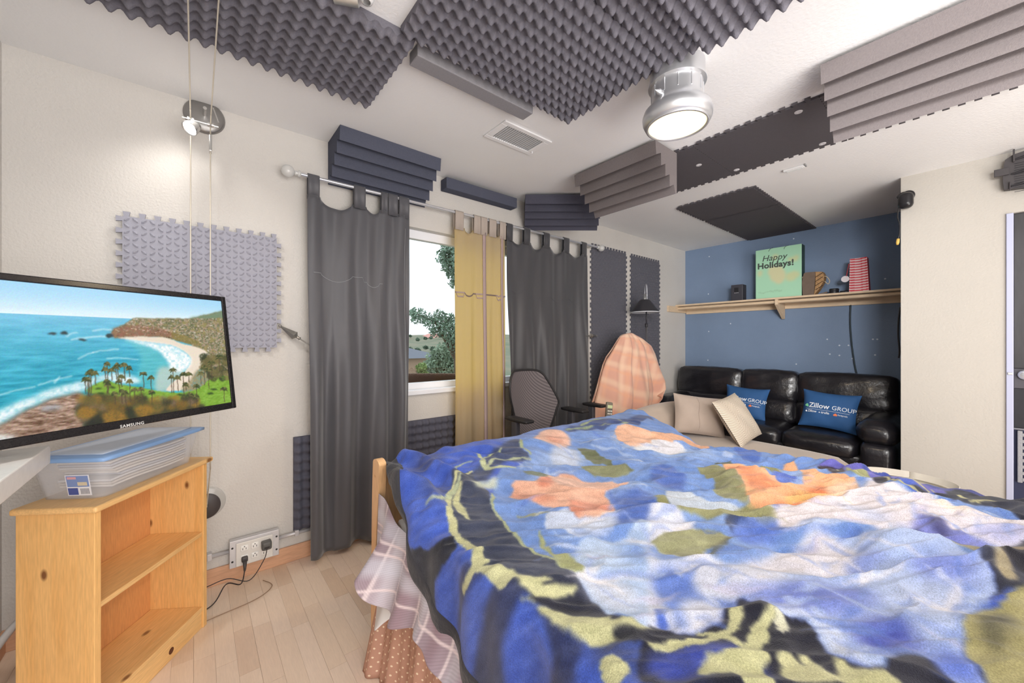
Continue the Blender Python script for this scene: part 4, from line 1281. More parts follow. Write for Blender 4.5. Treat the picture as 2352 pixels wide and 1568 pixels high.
ro = MB().grid(rf).build('dust_ruffle', md_, label='brown polka dot dust ruffle hanging from the bed to the floor', cat='bed skirt', smooth=True)
uv_grid(ro, 260, 24, 1.93 / .030, .40 / .030)
mdm = ro.modifiers.new('thickness', 'SOLIDIFY'); mdm.thickness = .002

# ---------- white sheet and plaid blanket hanging under the plush blanket
def hang(y0, y1, ztop, zbot, xfun, n=220, k=40):
    P = np.zeros((n, k, 3))
    for i in range(n):
        y = y0 + (y1 - y0) * i / (n - 1)
        for j in range(k):
            t = j / (k - 1)
            P[i, j] = (xfun(y, t), y, ztop(y) + (zbot(y) - ztop(y)) * t)
    return P
def gau(x, c, s): return math.exp(-((x - c) / s) ** 2)
def x_sheet(y, t):
    return -.045 * gau(y, .92, .20) * t ** 4 + .578 - .003 * t - (.085 * gau(y, 1.365, .075) + .02 * gau(y, 1.15, .1)) * t ** 1.2 + .006 * math.sin(y * 60) * t
P = hang(.2, 1.53, lambda y: .56, lambda y: .318 - .095 * gau(y, 1.37, .055) + .012 * math.sin(y * 23), x_sheet)
so = MB().grid(P).build('bed_sheet', M('white_sheet', (232, 232, 234), .8), label='white bed sheet hanging out below the mauve plaid blanket', cat='sheet', smooth=True)
so.modifiers.new('thickness', 'SOLIDIFY').thickness = .0015
def x_plaid(y, t):
    return -.060 * gau(y, .92, .20) * t ** 4 + .574 - .004 * t - (.150 * gau(y, 1.375, .070) + .075 * gau(y, 1.22, .07) + .030 * gau(y, 1.06, .06)) * t ** 1.1 + .007 * math.sin(y * 55 + 1) * t
P = hang(.2, 1.545, lambda y: .57 + .06 * sstep(1.35, 1.5, y), lambda y: .340 + .05 * gau(y, 1.39, .045) + .02 * math.sin(y * 19) - .01 * gau(y, 1.1, .1), x_plaid, 300, 90)
A, B = P.shape[:2]
yy = P[..., 1]; dd = (.57 - P[..., 2])
ca = np.zeros(P.shape); ca[:] = (160, 142, 152)
def stripe(ca, coord, centers, w, col, a):
    for c in centers:
        m_ = np.clip(1.5 - abs(coord - c) / w, 0, 1)[..., None] * a
        ca[:] = ca * (1 - m_) + np.array(col) * m_
stripe(ca, yy, [.3, .5, .7, .9, 1.10, 1.30, 1.50], .030, (208, 204, 214), .75)
stripe(ca, yy, [.4, .6, .8, 1.0, 1.2, 1.4], .022, (150, 124, 134), .6)
stripe(ca, yy, [.34, .54, .74, .94, 1.14, 1.34, 1.06, 1.26, 1.45], .005, (230, 216, 218), .8)
stripe(ca, dd, [.02, .12], .026, (206, 206, 218), .7)
stripe(ca, dd, [.055, .085, .185], .004, (232, 216, 218), .85)
tw = np.sin((yy * 1.0 + dd * .8) * 2 * np.pi / .0058)
ca *= (1 + .05 * tw)[..., None]
pp = MB().grid(P).build('plaid_blanket', M('plaid_twill', (180, 160, 170), .85, attr='col', sheen=.2, bump=.1, bs=500), label='mauve and white plaid blanket hanging over the side of the bed', cat='blanket', smooth=True, cols=linv(ca).reshape(-1, 3))
pp.modifiers.new('thickness', 'SOLIDIFY').thickness = .0025

# ---------- floral plush blanket
def zb(x, y):
    z = MZ + (FZ - MZ) * sstep(1.0, 1.56, y)
    z = z - .030 * sstep(2.0, 2.4, x) * sstep(1.45, 1.15, y) * sstep(.25, .6, y)
    z = z + .022 * np.exp(-((x - 2.38) / .06) ** 2 - ((y - 1.55) / .08) ** 2)
    return z
def px2uv(px, py):
    z = .67
    for _ in range(5):
        q = onZ(px, py, z); z = float(zb(q.x, q.y))
    if q.x < EX0 - .02:
        q = onX(px, py, EX0 - .052)
        ztop = float(zb(EX0, q.y))
        dr0 = max(0, ztop - q.z)
        return (EX0 - math.sqrt((dr0 + .03) ** 2 - .03 ** 2), q.y)
    return (q.x, q.y)
def bA(*pts): return [px2uv(880 + x / 2.761, 1000 + y / 2.761) for x, y in pts]
def bB(*pts): return [px2uv(1500 + x / 2.3474, 900 + y / 2.3474) for x, y in pts]
def bC(*pts): return [px2uv(800 + x / 2.3475, 900 + y / 2.3475) for x, y in pts]
ROY, BLK, NVY, VIN, OLV = (60, 92, 205), (40, 42, 54), (28, 30, 46), (196, 197, 146), (138, 140, 100)
bcv = Canvas(.10, 2.74, -.60, 1.86, .0036, ROY, warp=.022, wscale=26, fuzz=.0045)
pn = vnoise(bcv.U, bcv.V, 14, 3, 3)
bcv.C *= (1 + .22 * (pn - .5))[..., None]
K = bcv.poly
K([(1.95, 1.9), (2.75, 1.9), (2.75, .45), (2.2, .45)], (104, 142, 216), .03, smooth=False)
K([(1.2, 1.9), (2.0, 1.9), (2.0, 1.38), (1.2, 1.38)], (96, 128, 205), .03, smooth=False)
K([(2.15, .48), (2.75, .48), (2.75, -.6), (2.15, -.6)], (70, 74, 150), .03, smooth=False, tex=.5, ts=12)
# left drape: blue feathers between dark bands
K(bA((250, 350), (400, 300), (440, 340), (410, 420), (330, 450), (250, 430)), (58, 72, 130), .03, .8)
K(bA((240, 120), (340, 105), (370, 150), (330, 230), (250, 260), (210, 300), (190, 380), (155, 330), (180, 230)), (56, 68, 128), .02, .8)
K(bA((128, 720), (180, 700), (215, 735), (330, 695), (430, 612), (462, 682), (395, 760), (350, 880), (332, 1000), (342, 1110), (325, 1210), (230, 1070), (170, 920)), BLK, .004)
K(bA((500, 870), (560, 830), (620, 900), (540, 1040), (480, 1180), (450, 1300), (445, 1200), (450, 1050), (470, 950)), (48, 56, 100), .009, .85)
K(bA((690, 1000), (810, 1060), (805, 1200), (770, 1400), (785, 1600), (590, 1600), (620, 1350), (655, 1150)), (46, 54, 92), .009, .9)
K(bA((1000, 1090), (1190, 1240), (1185, 1400), (1195, 1600), (1050, 1600), (1045, 1400)), (42, 50, 90), .009, .9)
K(bA((1340, 1300), (1720, 1420), (1720, 1600), (1500, 1600), (1400, 1420)), (40, 48, 88), .014, .9, tex=.6, ts=14)
# dark ring, its far part painted paler for light and haze
K(bA((440, 300), (408, 450), (430, 570), (480, 660), (560, 740), (600, 830), (720, 920), (850, 1040), (1000, 1090), (1200, 1200), (1400, 1310), (1720, 1345), (1720, 1250), (1480, 1180), (1340, 1060), (1200, 900), (1100, 830), (980, 760), (870, 680), (780, 570), (700, 490), (670, 390), (640, 370), (600, 320), (560, 255), (500, 268)), (52, 60, 86), .004)
K(bA((900, 1000), (1200, 960), (1340, 1060), (1480, 1180), (1720, 1240), (1720, 1340), (1400, 1300), (1000, 1090)), (26, 29, 48), .02, .85)
K(bA((620, 200), (740, 60), (860, 18), (885, 100), (945, 150), (860, 185), (760, 195), (640, 335), (560, 262)), (56, 68, 108), .008)
K(bC((1170, 205), (1300, 160), (1480, 150), (1560, 110), (1640, 170), (1500, 215), (1300, 235)), (66, 84, 140), .006)
# middle field
K(bA((690, 400), (700, 490), (780, 570), (870, 680), (980, 760), (1100, 830), (1200, 900), (1340, 1060), (1480, 1180), (1720, 1250)) +
  bB((480, 1110), (850, 1260), (1200, 1480), (1500, 1400), (1700, 1200), (1830, 1100), (1750, 980), (1900, 890), (2060, 860), (2060, 690), (1900, 660), (1450, 600), (1150, 490), (880, 420), (500, 330), (300, 285), (0, 170)) +
  bC((1500, 205), (1200, 215), (1000, 235), (925, 260), (940, 330), (990, 370)) + bA((900, 170), (830, 232), (760, 252)), (104, 142, 216), .005)
for i in range(26):                     # watery shading of the print
    u_, v_ = RNG.uniform(.95, 2.3), RNG.uniform(0, 1.45)
    a_ = RNG.uniform(.04, .13)
    K([(u_ + a_ * 1.5 * math.cos(t), v_ + a_ * .7 * math.sin(t)) for t in np.linspace(0, 5.5, 8)], [(150, 180, 232), (72, 104, 198), (176, 198, 236)][i % 3], .03, .5)
# far flowers
K(bC((1000, 250), (1060, 208), (1160, 218), (1195, 262), (1160, 312), (1100, 292), (1040, 275)), (226, 178, 160), .006)
K(bC((1070, 235), (1140, 232), (1150, 280), (1100, 280)), (210, 140, 118), .01, .6)
K(bC((1440, 225), (1560, 222), (1640, 240), (1760, 262), (1850, 285), (1878, 296), (1760, 292), (1640, 312), (1500, 300), (1460, 272)), (230, 178, 150), .004)
K(bB((0, 228), (60, 224), (180, 248), (305, 292), (250, 306), (120, 290), (0, 276)), (234, 176, 142), .004)
K(bC((1540, 305), (1700, 295), (1830, 322), (1760, 345), (1600, 335)), (214, 222, 238), .006)
K(bB((0, 284), (130, 296), (175, 312), (130, 332), (60, 342), (0, 334)), (218, 220, 234), .005)
K(bA((1060, 90), (1160, 80), (1240, 100), (1230, 180), (1100, 190)), (196, 208, 234), .012, .8)
# green leaves far
K(bA((1230, 82), (1330, 90), (1420, 150), (1500, 212), (1600, 242), (1520, 238), (1440, 192), (1340, 162), (1290, 122)), (106, 114, 86), .004)
K(bA((1250, 187), (1400, 190), (1560, 240), (1450, 256), (1340, 252), (1270, 216)), (128, 134, 100), .004)
K(bA((890, 262), (960, 240), (1040, 260), (1090, 292), (1020, 312), (940, 300)), (116, 128, 112), .005)
# peach flower
K(bA((810, 342), (880, 335), (920, 350), (980, 330), (1030, 292), (1090, 260), (1200, 250), (1330, 270), (1480, 285), (1560, 300), (1545, 345), (1500, 372), (1400, 400), (1440, 440), (1462, 520), (1380, 542), (1230, 547), (1180, 492), (1080, 472), (960, 452), (860, 426), (808, 402), (830, 366)), (230, 172, 146), .003)
K(bA((1090, 262), (1480, 287), (1545, 340), (1300, 380), (1120, 362)), (224, 182, 166), .008, .9)
K(bA((985, 340), (1040, 292), (1085, 330), (1062, 370), (1000, 382)), (214, 126, 100), .008, .85)
K(bA((1180, 462), (1280, 450), (1440, 452), (1430, 510), (1300, 520), (1210, 542)), (206, 126, 102), .006, .85)
K(bA((810, 380), (900, 395), (1000, 420), (1100, 440), (960, 450), (860, 425)), (220, 136, 108), .008, .6)
K(bA((1040, 522), (1180, 502), (1230, 547), (1400, 540), (1492, 530), (1502, 572), (1440, 622), (1340, 652), (1230, 662), (1150, 622), (1060, 602)), (192, 206, 235), .005)
K(bA((1200, 590), (1330, 640), (1440, 600), (1420, 640), (1300, 665), (1220, 650)), (120, 150, 215), .008, .6)
K(bA((1480, 420), (1720, 400), (1720, 600), (1600, 560), (1500, 600), (1490, 500)), (66, 96, 184), .014, .9)
bcv.stroke(bA((850, 510), (950, 515), (1052, 516)), [.002, .008, .002], (148, 154, 126))
# white lily
K(bA((1210, 762), (1250, 690), (1330, 662), (1440, 652), (1560, 640), (1610, 575), (1660, 562), (1720, 640), (1720, 1240), (1640, 1245), (1560, 1192), (1480, 1152), (1420, 1162), (1330, 1060), (1280, 990), (1200, 920)), (164, 190, 232), .005)
K(bA((1220, 760), (1330, 690), (1480, 680), (1450, 800), (1330, 860), (1220, 850)), (176, 196, 226), .02, .7)
K(bA((1200, 905), (1400, 900), (1560, 980), (1640, 1100), (1500, 1130), (1350, 1050)), (206, 214, 236), .014, .8)
K(bA((1500, 720), (1580, 680), (1712, 700), (1712, 820), (1600, 860)), (104, 144, 220), .02, .7)
K(bB((-20, 690), (100, 640), (220, 760), (300, 900), (400, 940), (390, 1050), (482, 1085), (432, 1200), (330, 1272), (170, 1322), (60, 1312), (-20, 1300)), (204, 211, 234), .006)
K(bB((-10, 1000), (60, 960), (180, 990), (230, 1060), (300, 1100), (470, 1130), (440, 1185), (300, 1122), (200, 1110), (140, 1180), (190, 1290), (150, 1300), (90, 1180), (20, 1090)), (80, 116, 214), .010, .9)
bcv.stroke(bB((30, 1190), (60, 1250), (75, 1305)), [.006, .012, .008], (70, 104, 214), .006)
K(bB((-10, 820), (80, 860), (160, 920), (60, 940), (-10, 900)), (92, 134, 222), .012, .8)
# leaves on the right half
K(bB((60, 560), (150, 528), (250, 570), (450, 602), (540, 622), (640, 690), (500, 660), (300, 640), (120, 622)), (192, 206, 226), .005)
K(bB((20, 580), (60, 570), (110, 628), (250, 640), (400, 622), (560, 600), (672, 712), (520, 710), (400, 702), (250, 682), (120, 670), (50, 632)), (150, 152, 106), .004)
K(bB((400, 700), (520, 706), (560, 720), (440, 730), (440, 770), (400, 740)), (44, 50, 74), .005, .8)
K(bB((0, 802), (150, 770), (330, 758), (432, 800), (340, 832), (250, 860), (335, 892), (200, 905), (100, 880), (40, 842)), (150, 153, 112), .004)
K(bB((330, 820), (430, 800), (340, 880), (350, 910), (300, 900)), (96, 98, 80), .005, .7)
K(bB((380, 438), (470, 500), (522, 592), (420, 582), (300, 540), (330, 490), (230, 425), (300, 425)), (140, 142, 104), .004)
K(bB((330, 363), (420, 374), (485, 426), (380, 432), (350, 400)), (92, 98, 82), .003)
K(bB((548, 388), (640, 400), (702, 462), (600, 472), (560, 430)), (128, 130, 86), .003)
K(bB((430, 315), (540, 335), (580, 360), (480, 360)), (74, 104, 190), .005, .8)
K(bB((0, 440), (100, 430), (176, 470), (150, 520), (60, 512), (0, 500)), (72, 102, 190), .008, .9)
K(bB((440, 720), (600, 708), (720, 742), (600, 802), (450, 805)), (76, 108, 205), .012, .9)
# orange flower
K(bB((370, 430), (450, 428), (560, 460), (640, 490), (720, 512), (800, 502), (790, 450), (700, 400), (760, 398), (860, 448), (960, 470), (1050, 488), (1112, 540), (1060, 602), (950, 642), (800, 652), (690, 652), (610, 642), (640, 672), (520, 592), (470, 502)), (240, 172, 124), .003)
K(bB((640, 482), (700, 470), (772, 482), (745, 512), (690, 512)), (82, 108, 202), .003)
K(bB((400, 440), (480, 450), (600, 500), (720, 540), (620, 560), (520, 540), (470, 490)), (232, 130, 86), .010, .7)
K(bB((820, 540), (900, 508), (935, 560), (860, 582)), (226, 116, 66), .006, .85)
K(bB((730, 582), (850, 560), (945, 602), (860, 622), (750, 622)), (242, 184, 108), .006, .9)
K(bB((965, 522), (1080, 508), (1122, 560), (1040, 612), (955, 592)), (244, 206, 178), .010, .85)
K(bB((690, 600), (800, 640), (700, 660), (640, 650)), (226, 120, 76), .006, .7)
# white petals right
K(bB((650, 702), (690, 662), (900, 632), (1050, 602), (1120, 545), (1180, 502), (1280, 560), (1370, 582), (1480, 610), (1640, 680), (1830, 720), (2060, 720), (2060, 880), (1870, 890), (1600, 800), (1420, 800), (1300, 790), (1180, 762), (1050, 742), (850, 742), (720, 752)), (220, 214, 224), .006)
K(bB((1000, 640), (1180, 680), (1300, 740), (1180, 740), (1020, 690)), (184, 196, 232), .02, .7)
K(bB((1500, 640), (1640, 690), (1680, 720), (1560, 700)), (244, 222, 196), .010, .7)
K(bB((1440, 722), (1600, 790), (1850, 892), (1700, 902), (1600, 852), (1480, 842), (1330, 802), (1400, 762)), (118, 128, 212), .008)
K(bB((1310, 772), (1420, 790), (1560, 842), (1700, 862), (1600, 872), (1450, 852), (1340, 812)), (46, 50, 88), .006, .9)
K(bB((1480, 752), (1560, 762), (1592, 822), (1520, 802)), (62, 62, 116), .006, .8)
K(bB((1700, 800), (1850, 790), (2060, 800), (2060, 860), (1880, 880)), (150, 160, 226), .015, .7)
# dark field below and right of the middle
K(bB((-20, 1300), (170, 1322), (330, 1272), (440, 1192), (480, 1110), (560, 1152), (700, 1212), (850, 1262), (930, 1382), (1050, 1472), (1200, 1482), (1290, 1432), (1420, 1402), (1520, 1440), (1700, 1420), (1720, 1700), (-20, 1700)), NVY, .003)
K(bB((1740, 982), (1850, 912), (2070, 880), (2070, 1070), (1900, 1112), (1840, 1112), (1830, 1050)), (38, 42, 60), .004)
K(bB((1600, 872), (1700, 900), (1860, 960), (1960, 1060), (1900, 1070), (1800, 960), (1680, 910)), (172, 158, 118), .004, .9)
K(bB((1850, 940), (1960, 900), (2060, 900), (2060, 960), (1950, 1000)), (150, 132, 100), .006, .8)
K(bB((1860, 930), (1990, 960), (2060, 1000), (2060, 1030), (1950, 1010)), (30, 30, 40), .004)
# big lower flower
K(bB((480, 922), (700, 832), (850, 762), (1000, 782), (1200, 802), (1330, 832), (1500, 842), (1620, 882), (1740, 982), (1830, 1062), (1820, 1132), (1700, 1202), (1660, 1292), (1740, 1482), (1780, 1540), (1640, 1545), (1500, 1422), (1280, 1432), (1200, 1482), (1060, 1462), (930, 1382), (850, 1262), (700, 1212), (560, 1152), (480, 1092), (380, 1042), (390, 942)), (164, 186, 234), .004)
K(bB((400, 950), (700, 842), (860, 772), (1000, 802), (1100, 852), (1080, 922), (900, 952), (650, 962), (500, 952)), (214, 211, 222), .012, .95)
K(bB((390, 982), (700, 980), (690, 1052), (480, 1072), (400, 1052)), (206, 210, 228), .010, .9)
K(bB((490, 1082), (700, 1062), (1000, 1042), (1170, 1062), (1190, 1122), (1000, 1202), (800, 1192), (600, 1162)), (96, 116, 212), .020, .9)
K(bB((1080, 1262), (1250, 1212), (1390, 1272), (1410, 1352), (1250, 1392), (1110, 1342)), (58, 72, 182), .018, .9)
K(bB((1390, 962), (1600, 942), (1740, 1002), (1700, 1062), (1500, 1062)), (104, 124, 216), .020, .85)
K(bB((1490, 1402), (1640, 1372), (1760, 1512), (1600, 1522)), (82, 112, 222), .010, .9)
K(bB((905, 1222), (960, 1240), (1100, 1442), (1160, 1482), (1050, 1462), (960, 1380)), (206, 216, 240), .010, .9)
K(bB((1060, 902), (1150, 872), (1240, 892), (1180, 942), (1080, 942)), (122, 142, 216), .012, .8)
K(bB((1180, 790), (1290, 770), (1330, 830), (1240, 830)), (226, 224, 234), .008, .8)
K(bB((1300, 1080), (1600, 1100), (1650, 1180), (1450, 1220), (1300, 1160)), (196, 208, 240), .02, .7)
# painterly veins of the petals
rs_ = random.Random(21)
for i in range(330):
    px_, py_ = rs_.uniform(1180, 2340), rs_.uniform(1000, 1500)
    u_, v_ = px2uv(px_, py_)
    if not (.75 < u_ < 2.35 and -.1 < v_ < 1.5): continue
    ii = int((u_ - bcv.u[0]) / bcv.step); jj = int((v_ - bcv.v[0]) / bcv.step)
    c0 = bcv.C[ii, jj]; lum = c0.mean()
    if c0[0] > c0[2] + 25:      # peach and green
        c1 = np.clip(c0 * rs_.choice([.84, 1.12]), 0, 250)
    elif lum > 185: c1 = np.array(rs_.choice([(150, 172, 232), (128, 154, 226), (236, 232, 238), (190, 186, 220)]), float)
    elif lum > 120: c1 = np.array(rs_.choice([(182, 202, 238), (84, 118, 212), (206, 216, 240), (116, 146, 222)]), float)
    else: continue
    an = -.69 + rs_.gauss(0, .55); ln = rs_.uniform(.05, .17)
    pts_ = [(u_ + ln * (k - 1) * .5 * math.cos(an) + .02 * math.sin(k * 2 + i), v_ + ln * (k - 1) * .5 * math.sin(an)) for k in range(3)]
    bcv.stroke(pts_, [.001, rs_.uniform(.004, .013), .001], tuple(c1), .005, .55)
# olive scrolls bottom right
K(bB((1660, 1282), (1750, 1192), (1880, 1162), (2070, 1080), (2070, 1700), (1780, 1700), (1785, 1520), (1720, 1402)), (168, 162, 108), .004)
K(bB((1760, 1252), (1900, 1202), (1955, 1262), (1880, 1382), (1780, 1352)), (76, 76, 66), .012, .85, tex=.4, ts=30)
K(bB((1290, 1460), (1400, 1402), (1510, 1442), (1512, 1560), (1420, 1640), (1330, 1580)), (38, 40, 54), .006)
K(bB((0, 1432), (200, 1392), (380, 1372), (482, 1402), (470, 1472), (330, 1482), (280, 1600), (0, 1600)), (56, 78, 200), .012, .9, tex=.35, ts=20)
K(bB((560, 1480), (640, 1530), (620, 1620), (520, 1640)), (56, 78, 200), .010, .9)
K(bB((666, 1430), (720, 1420), (790, 1472), (768, 1420), (830, 1430), (900, 1502), (1000, 1540), (1100, 1600), (760, 1600), (700, 1492)), (202, 202, 152), .003)
K(bB((980, 1440), (1080, 1502), (1250, 1502), (1350, 1600), (1050, 1600)), (192, 192, 142), .004)
bcv.stroke(bB((560, 1600), (520, 1440), (570, 1310), (640, 1200)), [.03, .016, .014, .006], VIN, .003)
bcv.stroke(bB((440, 1500), (540, 1440), (600, 1440)), [.03, .02, .012], VIN, .004)
bcv.stroke(bB((0, 1392), (200, 1382), (350, 1332), (440, 1280), (462, 1180)), [.010, .010, .008, .010, .004], VIN, .003)
bcv.stroke(bB((250, 1310), (400, 1350), (480, 1400)), [.004, .008, .006], VIN, .003)
bcv.stroke(bB((680, 1220), (690, 1280), (715, 1325)), [.010, .012, .003], (214, 216, 190), .003)
bcv.stroke(bB((280, 1560), (360, 1490), (420, 1520)), [.012, .02, .01], VIN, .005)
# far right border
K(bB((900, 415), (1040, 408), (1200, 448), (1350, 468), (1480, 508), (1640, 540), (1600, 572), (1450, 572), (1330, 532), (1150, 482), (1000, 455)), (98, 96, 196), .003)
K(bB((900, 420), (1000, 428), (1042, 462), (960, 462)), (56, 42, 54), .003)
K(bB((1170, 490), (1260, 498), (1272, 532), (1200, 522)), (46, 42, 58), .003)
K(bB((1600, 522), (1800, 560), (2070, 600), (2070, 700), (1850, 662), (1650, 642), (1500, 602), (1380, 572), (1560, 572)), (44, 48, 64), .003)
K(bB((1040, 440), (1120, 450), (1180, 490), (1080, 480)), (158, 162, 108), .003)
for a in (((900, 425), (1000, 452), (1170, 496)), ((1230, 478), (1300, 545), (1450, 592)), ((1500, 542), (1620, 590), (1750, 645)), ((1330, 545), (1430, 560), (1640, 600)), ((1700, 640), (1800, 630), (1890, 640))):
    bcv.stroke(bB(*a), [.004, .008, .004], (186, 182, 130), .003)
# vines on the left
bcv.stroke(bA((560, 252), (480, 292), (430, 362), (415, 470), (450, 602), (490, 672), (520, 780), (545, 850), (530, 950), (515, 1012)), [.004, .006, .008, .010, .012, .012, .010, .010, .012, .012], VIN, .003)
bcv.stroke(bA((488, 662), (560, 712), (600, 762), (600, 832), (680, 892), (770, 950)), [.010, .016, .014, .010, .020, .026], VIN, .003)
K(bA((600, 832), (720, 908), (820, 908), (880, 952), (1062, 970), (1000, 1002), (1222, 978), (1180, 1022), (1060, 1062), (930, 1062), (900, 1062), (1000, 1102), (1150, 1142), (1300, 1182), (1420, 1180), (1440, 1148), (1445, 1205), (1560, 1200), (1650, 1240), (1720, 1250), (1720, 1275), (1600, 1312), (1480, 1322), (1330, 1312), (1180, 1252), (1000, 1142), (850, 1062), (720, 962)), VIN, .003)
K(bA((930, 1060), (1060, 1062), (1200, 1110), (1400, 1172), (1250, 1170), (1060, 1118)), (28, 30, 46), .003)
K(bA((1480, 1250), (1600, 1262), (1720, 1262), (1720, 1330), (1560, 1330), (1480, 1300)), (28, 30, 46), .004, .9)
bcv.stroke(bA((690, 402), (700, 482), (760, 562), (830, 632), (880, 692), (980, 772), (1090, 832), (1190, 892)), [.005, .005, .006, .006, .006, .006, .007, .010], (164, 174, 130), .003)
K(bA((1080, 772), (1160, 782), (1252, 862), (1240, 902), (1160, 872), (1090, 822)), (156, 162, 108), .004)
bcv.stroke(bA((1000, 642), (1010, 692), (1060, 762), (1110, 810)), [.003, .006, .007, .010], (164, 172, 122), .003)
bcv.stroke(bA((590, 100), (622, 172), (640, 232), (700, 252), (832, 232)), [.004, .010, .014, .012, .004], (186, 196, 150), .004)
bcv.stroke(bA((660, 232), (700, 182), (770, 172), (940, 155)), [.008, .008, .008, .003], (176, 188, 150), .004)
bcv.stroke(bA((640, 160), (720, 120), (742, 80)), [.005, .008, .003], (170, 182, 140), .004)
bcv.stroke(bA((870, 20), (880, 90), (930, 140)), [.006, .008, .003], (158, 172, 130), .004)
bcv.stroke(bA((290, 470), (380, 440), (440, 380), (500, 300)), [.003, .008, .010, .004], (176, 188, 150), .005)
bcv.stroke(bA((490, 342), (460, 422), (490, 492), (545, 562)), [.004, .012, .016, .004], VIN, .004)
K(bA((550, 330), (640, 330), (710, 306), (730, 350), (650, 372), (590, 382)), (200, 210, 184), .006, .9)
bcv.stroke(bA((440, 225), (470, 200), (560, 180)), [.003, .006, .003], (160, 176, 160), .004)
bcv.stroke(bA((1395, 1600), (1395, 1490), (1430, 1430), (1470, 1445)), [.020, .014, .014, .012], VIN, .003)
bcv.stroke(bC((1260, 175), (1350, 150), (1450, 165), (1500, 190), (1400, 200)), [.008, .012, .012, .010, .006], (150, 166, 130), .006)
bcv.stroke(bC((1180, 205), (1280, 200), (1390, 185)), [.006, .010, .006], (140, 160, 130), .006)
gy_ = bcv.C.mean(-1, keepdims=True)
bcv.C = gy_ + (bcv.C - gy_) * .88
bcv.C = bcv.C * .925 + 9
# pile direction marks of the plush
fz = vnoise(bcv.U * 1.0 + bcv.V * .5, bcv.V * 1.0, 120, 77, 2)
bcv.C *= (1 + .10 * (fz - .5))[..., None]
bcv.C += ((vnoise(bcv.U, bcv.V, 9, 78, 3) - .5) * 20)[..., None]
bcv.C += ((vnoise(bcv.U * .8 - bcv.V * .6, bcv.U * 2.4 + bcv.V * 3.2, 16, 79, 3) - .5) * 34)[..., None]

EDGE = [(-.60, .27), (.40, .28), (.70, .30), (.88, .33), (1.03, .385), (1.14, .457), (1.30, .605), (1.43, .700), (1.52, .748), (1.9, .75)]
def edge_drop(v):
    ze = np.interp(v, [e[0] for e in EDGE], [e[1] for e in EDGE])
    return np.maximum(-.012, zb(.6, np.minimum(v, 1.56)) - ze)
NV = 690; NT = 740
vv = np.linspace(-.58, 1.84, NV); tt = np.linspace(0, 1, NT)
Vg, Tg = np.meshgrid(vv, tt, indexing='ij')
uL = EX0 - edge_drop(Vg) ; uR = EX1 + .26
Ug = uL + (uR - uL) * Tg
# position of each cloth point
Yg = np.where(Vg > 1.575, 1.575 + .045 * np.tanh((Vg - 1.575) / .045), Vg)
dfoot = np.maximum(0, Vg - 1.575); zfoot = np.sqrt(dfoot ** 2 + .035 ** 2) - .035
dl = np.maximum(0, EX0 - Ug); dr_ = np.maximum(0, Ug - EX1)
Xg = np.clip(Ug, EX0, EX1) - .052 * np.tanh(dl / .04) + .030 * np.tanh(dr_ / .04)
Zt = zb(np.clip(Ug, EX0, EX1), np.minimum(Yg, 1.56))
w1 = vnoise(Xg * .773 - Yg * .635, Xg * .635 * 2.6 + Yg * .773 * 2.6, 2.6, 51, 3) - .5
w2 = vnoise(Xg * .9 + Yg * .3, Yg * 1.8 - Xg * .4, 5.5, 52, 3) - .5
w3 = 1 - np.abs(2 * vnoise(Xg * .45 - Yg * .35, Xg * 1.5 + Yg * 2.2, 4.0, 53, 2) - 1)
rip = sstep(.9, 1.6, Xg) * sstep(1.35, .6, Yg)
wr_ = w1 * (.055 + .06 * rip) + w2 * .030 + (w3 - .6) * (.030 + .028 * rip)
w4 = 1 - np.abs(2 * vnoise(Xg * .55 - Yg * .45 + .1 * w1, Xg * 1.3 + Yg * 1.7, 8.5, 54, 2) - 1)
wr_ = wr_ + np.clip(w4 - .45, 0, 1) ** 1.5 * (.020 + .022 * rip)
top_w = sstep(.30, .0, dl) * sstep(.25, 0, dr_) * (1 - .75 * sstep(1.45, 1.56, Yg))
Zg = Zt + wr_ * top_w - (np.sqrt(dl ** 2 + .03 ** 2) - .03) - (np.sqrt(dr_ ** 2 + .03 ** 2) - .03) - zfoot
# folds gathered at the left foot corner and down the left side
cor = sstep(1.0, 1.35, Yg) * sstep(1.05, .66, Ug)
fold = np.sin(26 * (Yg * .35 + Ug * 1.35) + 3 * w2) * .5 + .5
Zg += cor * (fold ** 2 - .35) * .055 * sstep(-.01, .06, Ug - uL)
side = sstep(0, .12, dl)
Xg -= side * (.012 * np.sin(Yg * 17 + 1.0) + .008 * np.sin(Yg * 39) + .010 * w2)
Xg -= cor * (1 - side) * sstep(.02, -.02, Ug - EX0) * .004
Zg += .010 * sstep(1.4, 1.56, Yg) * (vnoise(Ug, Vg * .2, 9, 61, 2) - .5)
Zg = np.maximum(Zg, .02)
Pb = np.stack([Xg, Yg, Zg], -1)
ui = np.clip((Ug - bcv.u[0]) / bcv.step, 0, bcv.nu - 1.001); vi = np.clip((Vg - bcv.v[0]) / bcv.step, 0, bcv.nv - 1.001)
a0 = ui.astype(int); b0 = vi.astype(int); fa = (ui - a0)[..., None]; fb = (vi - b0)[..., None]
Cb = (bcv.C[a0, b0] * (1 - fa) * (1 - fb) + bcv.C[a0 + 1, b0] * fa * (1 - fb) + bcv.C[a0, b0 + 1] * (1 - fa) * fb + bcv.C[a0 + 1, b0 + 1] * fa * fb)
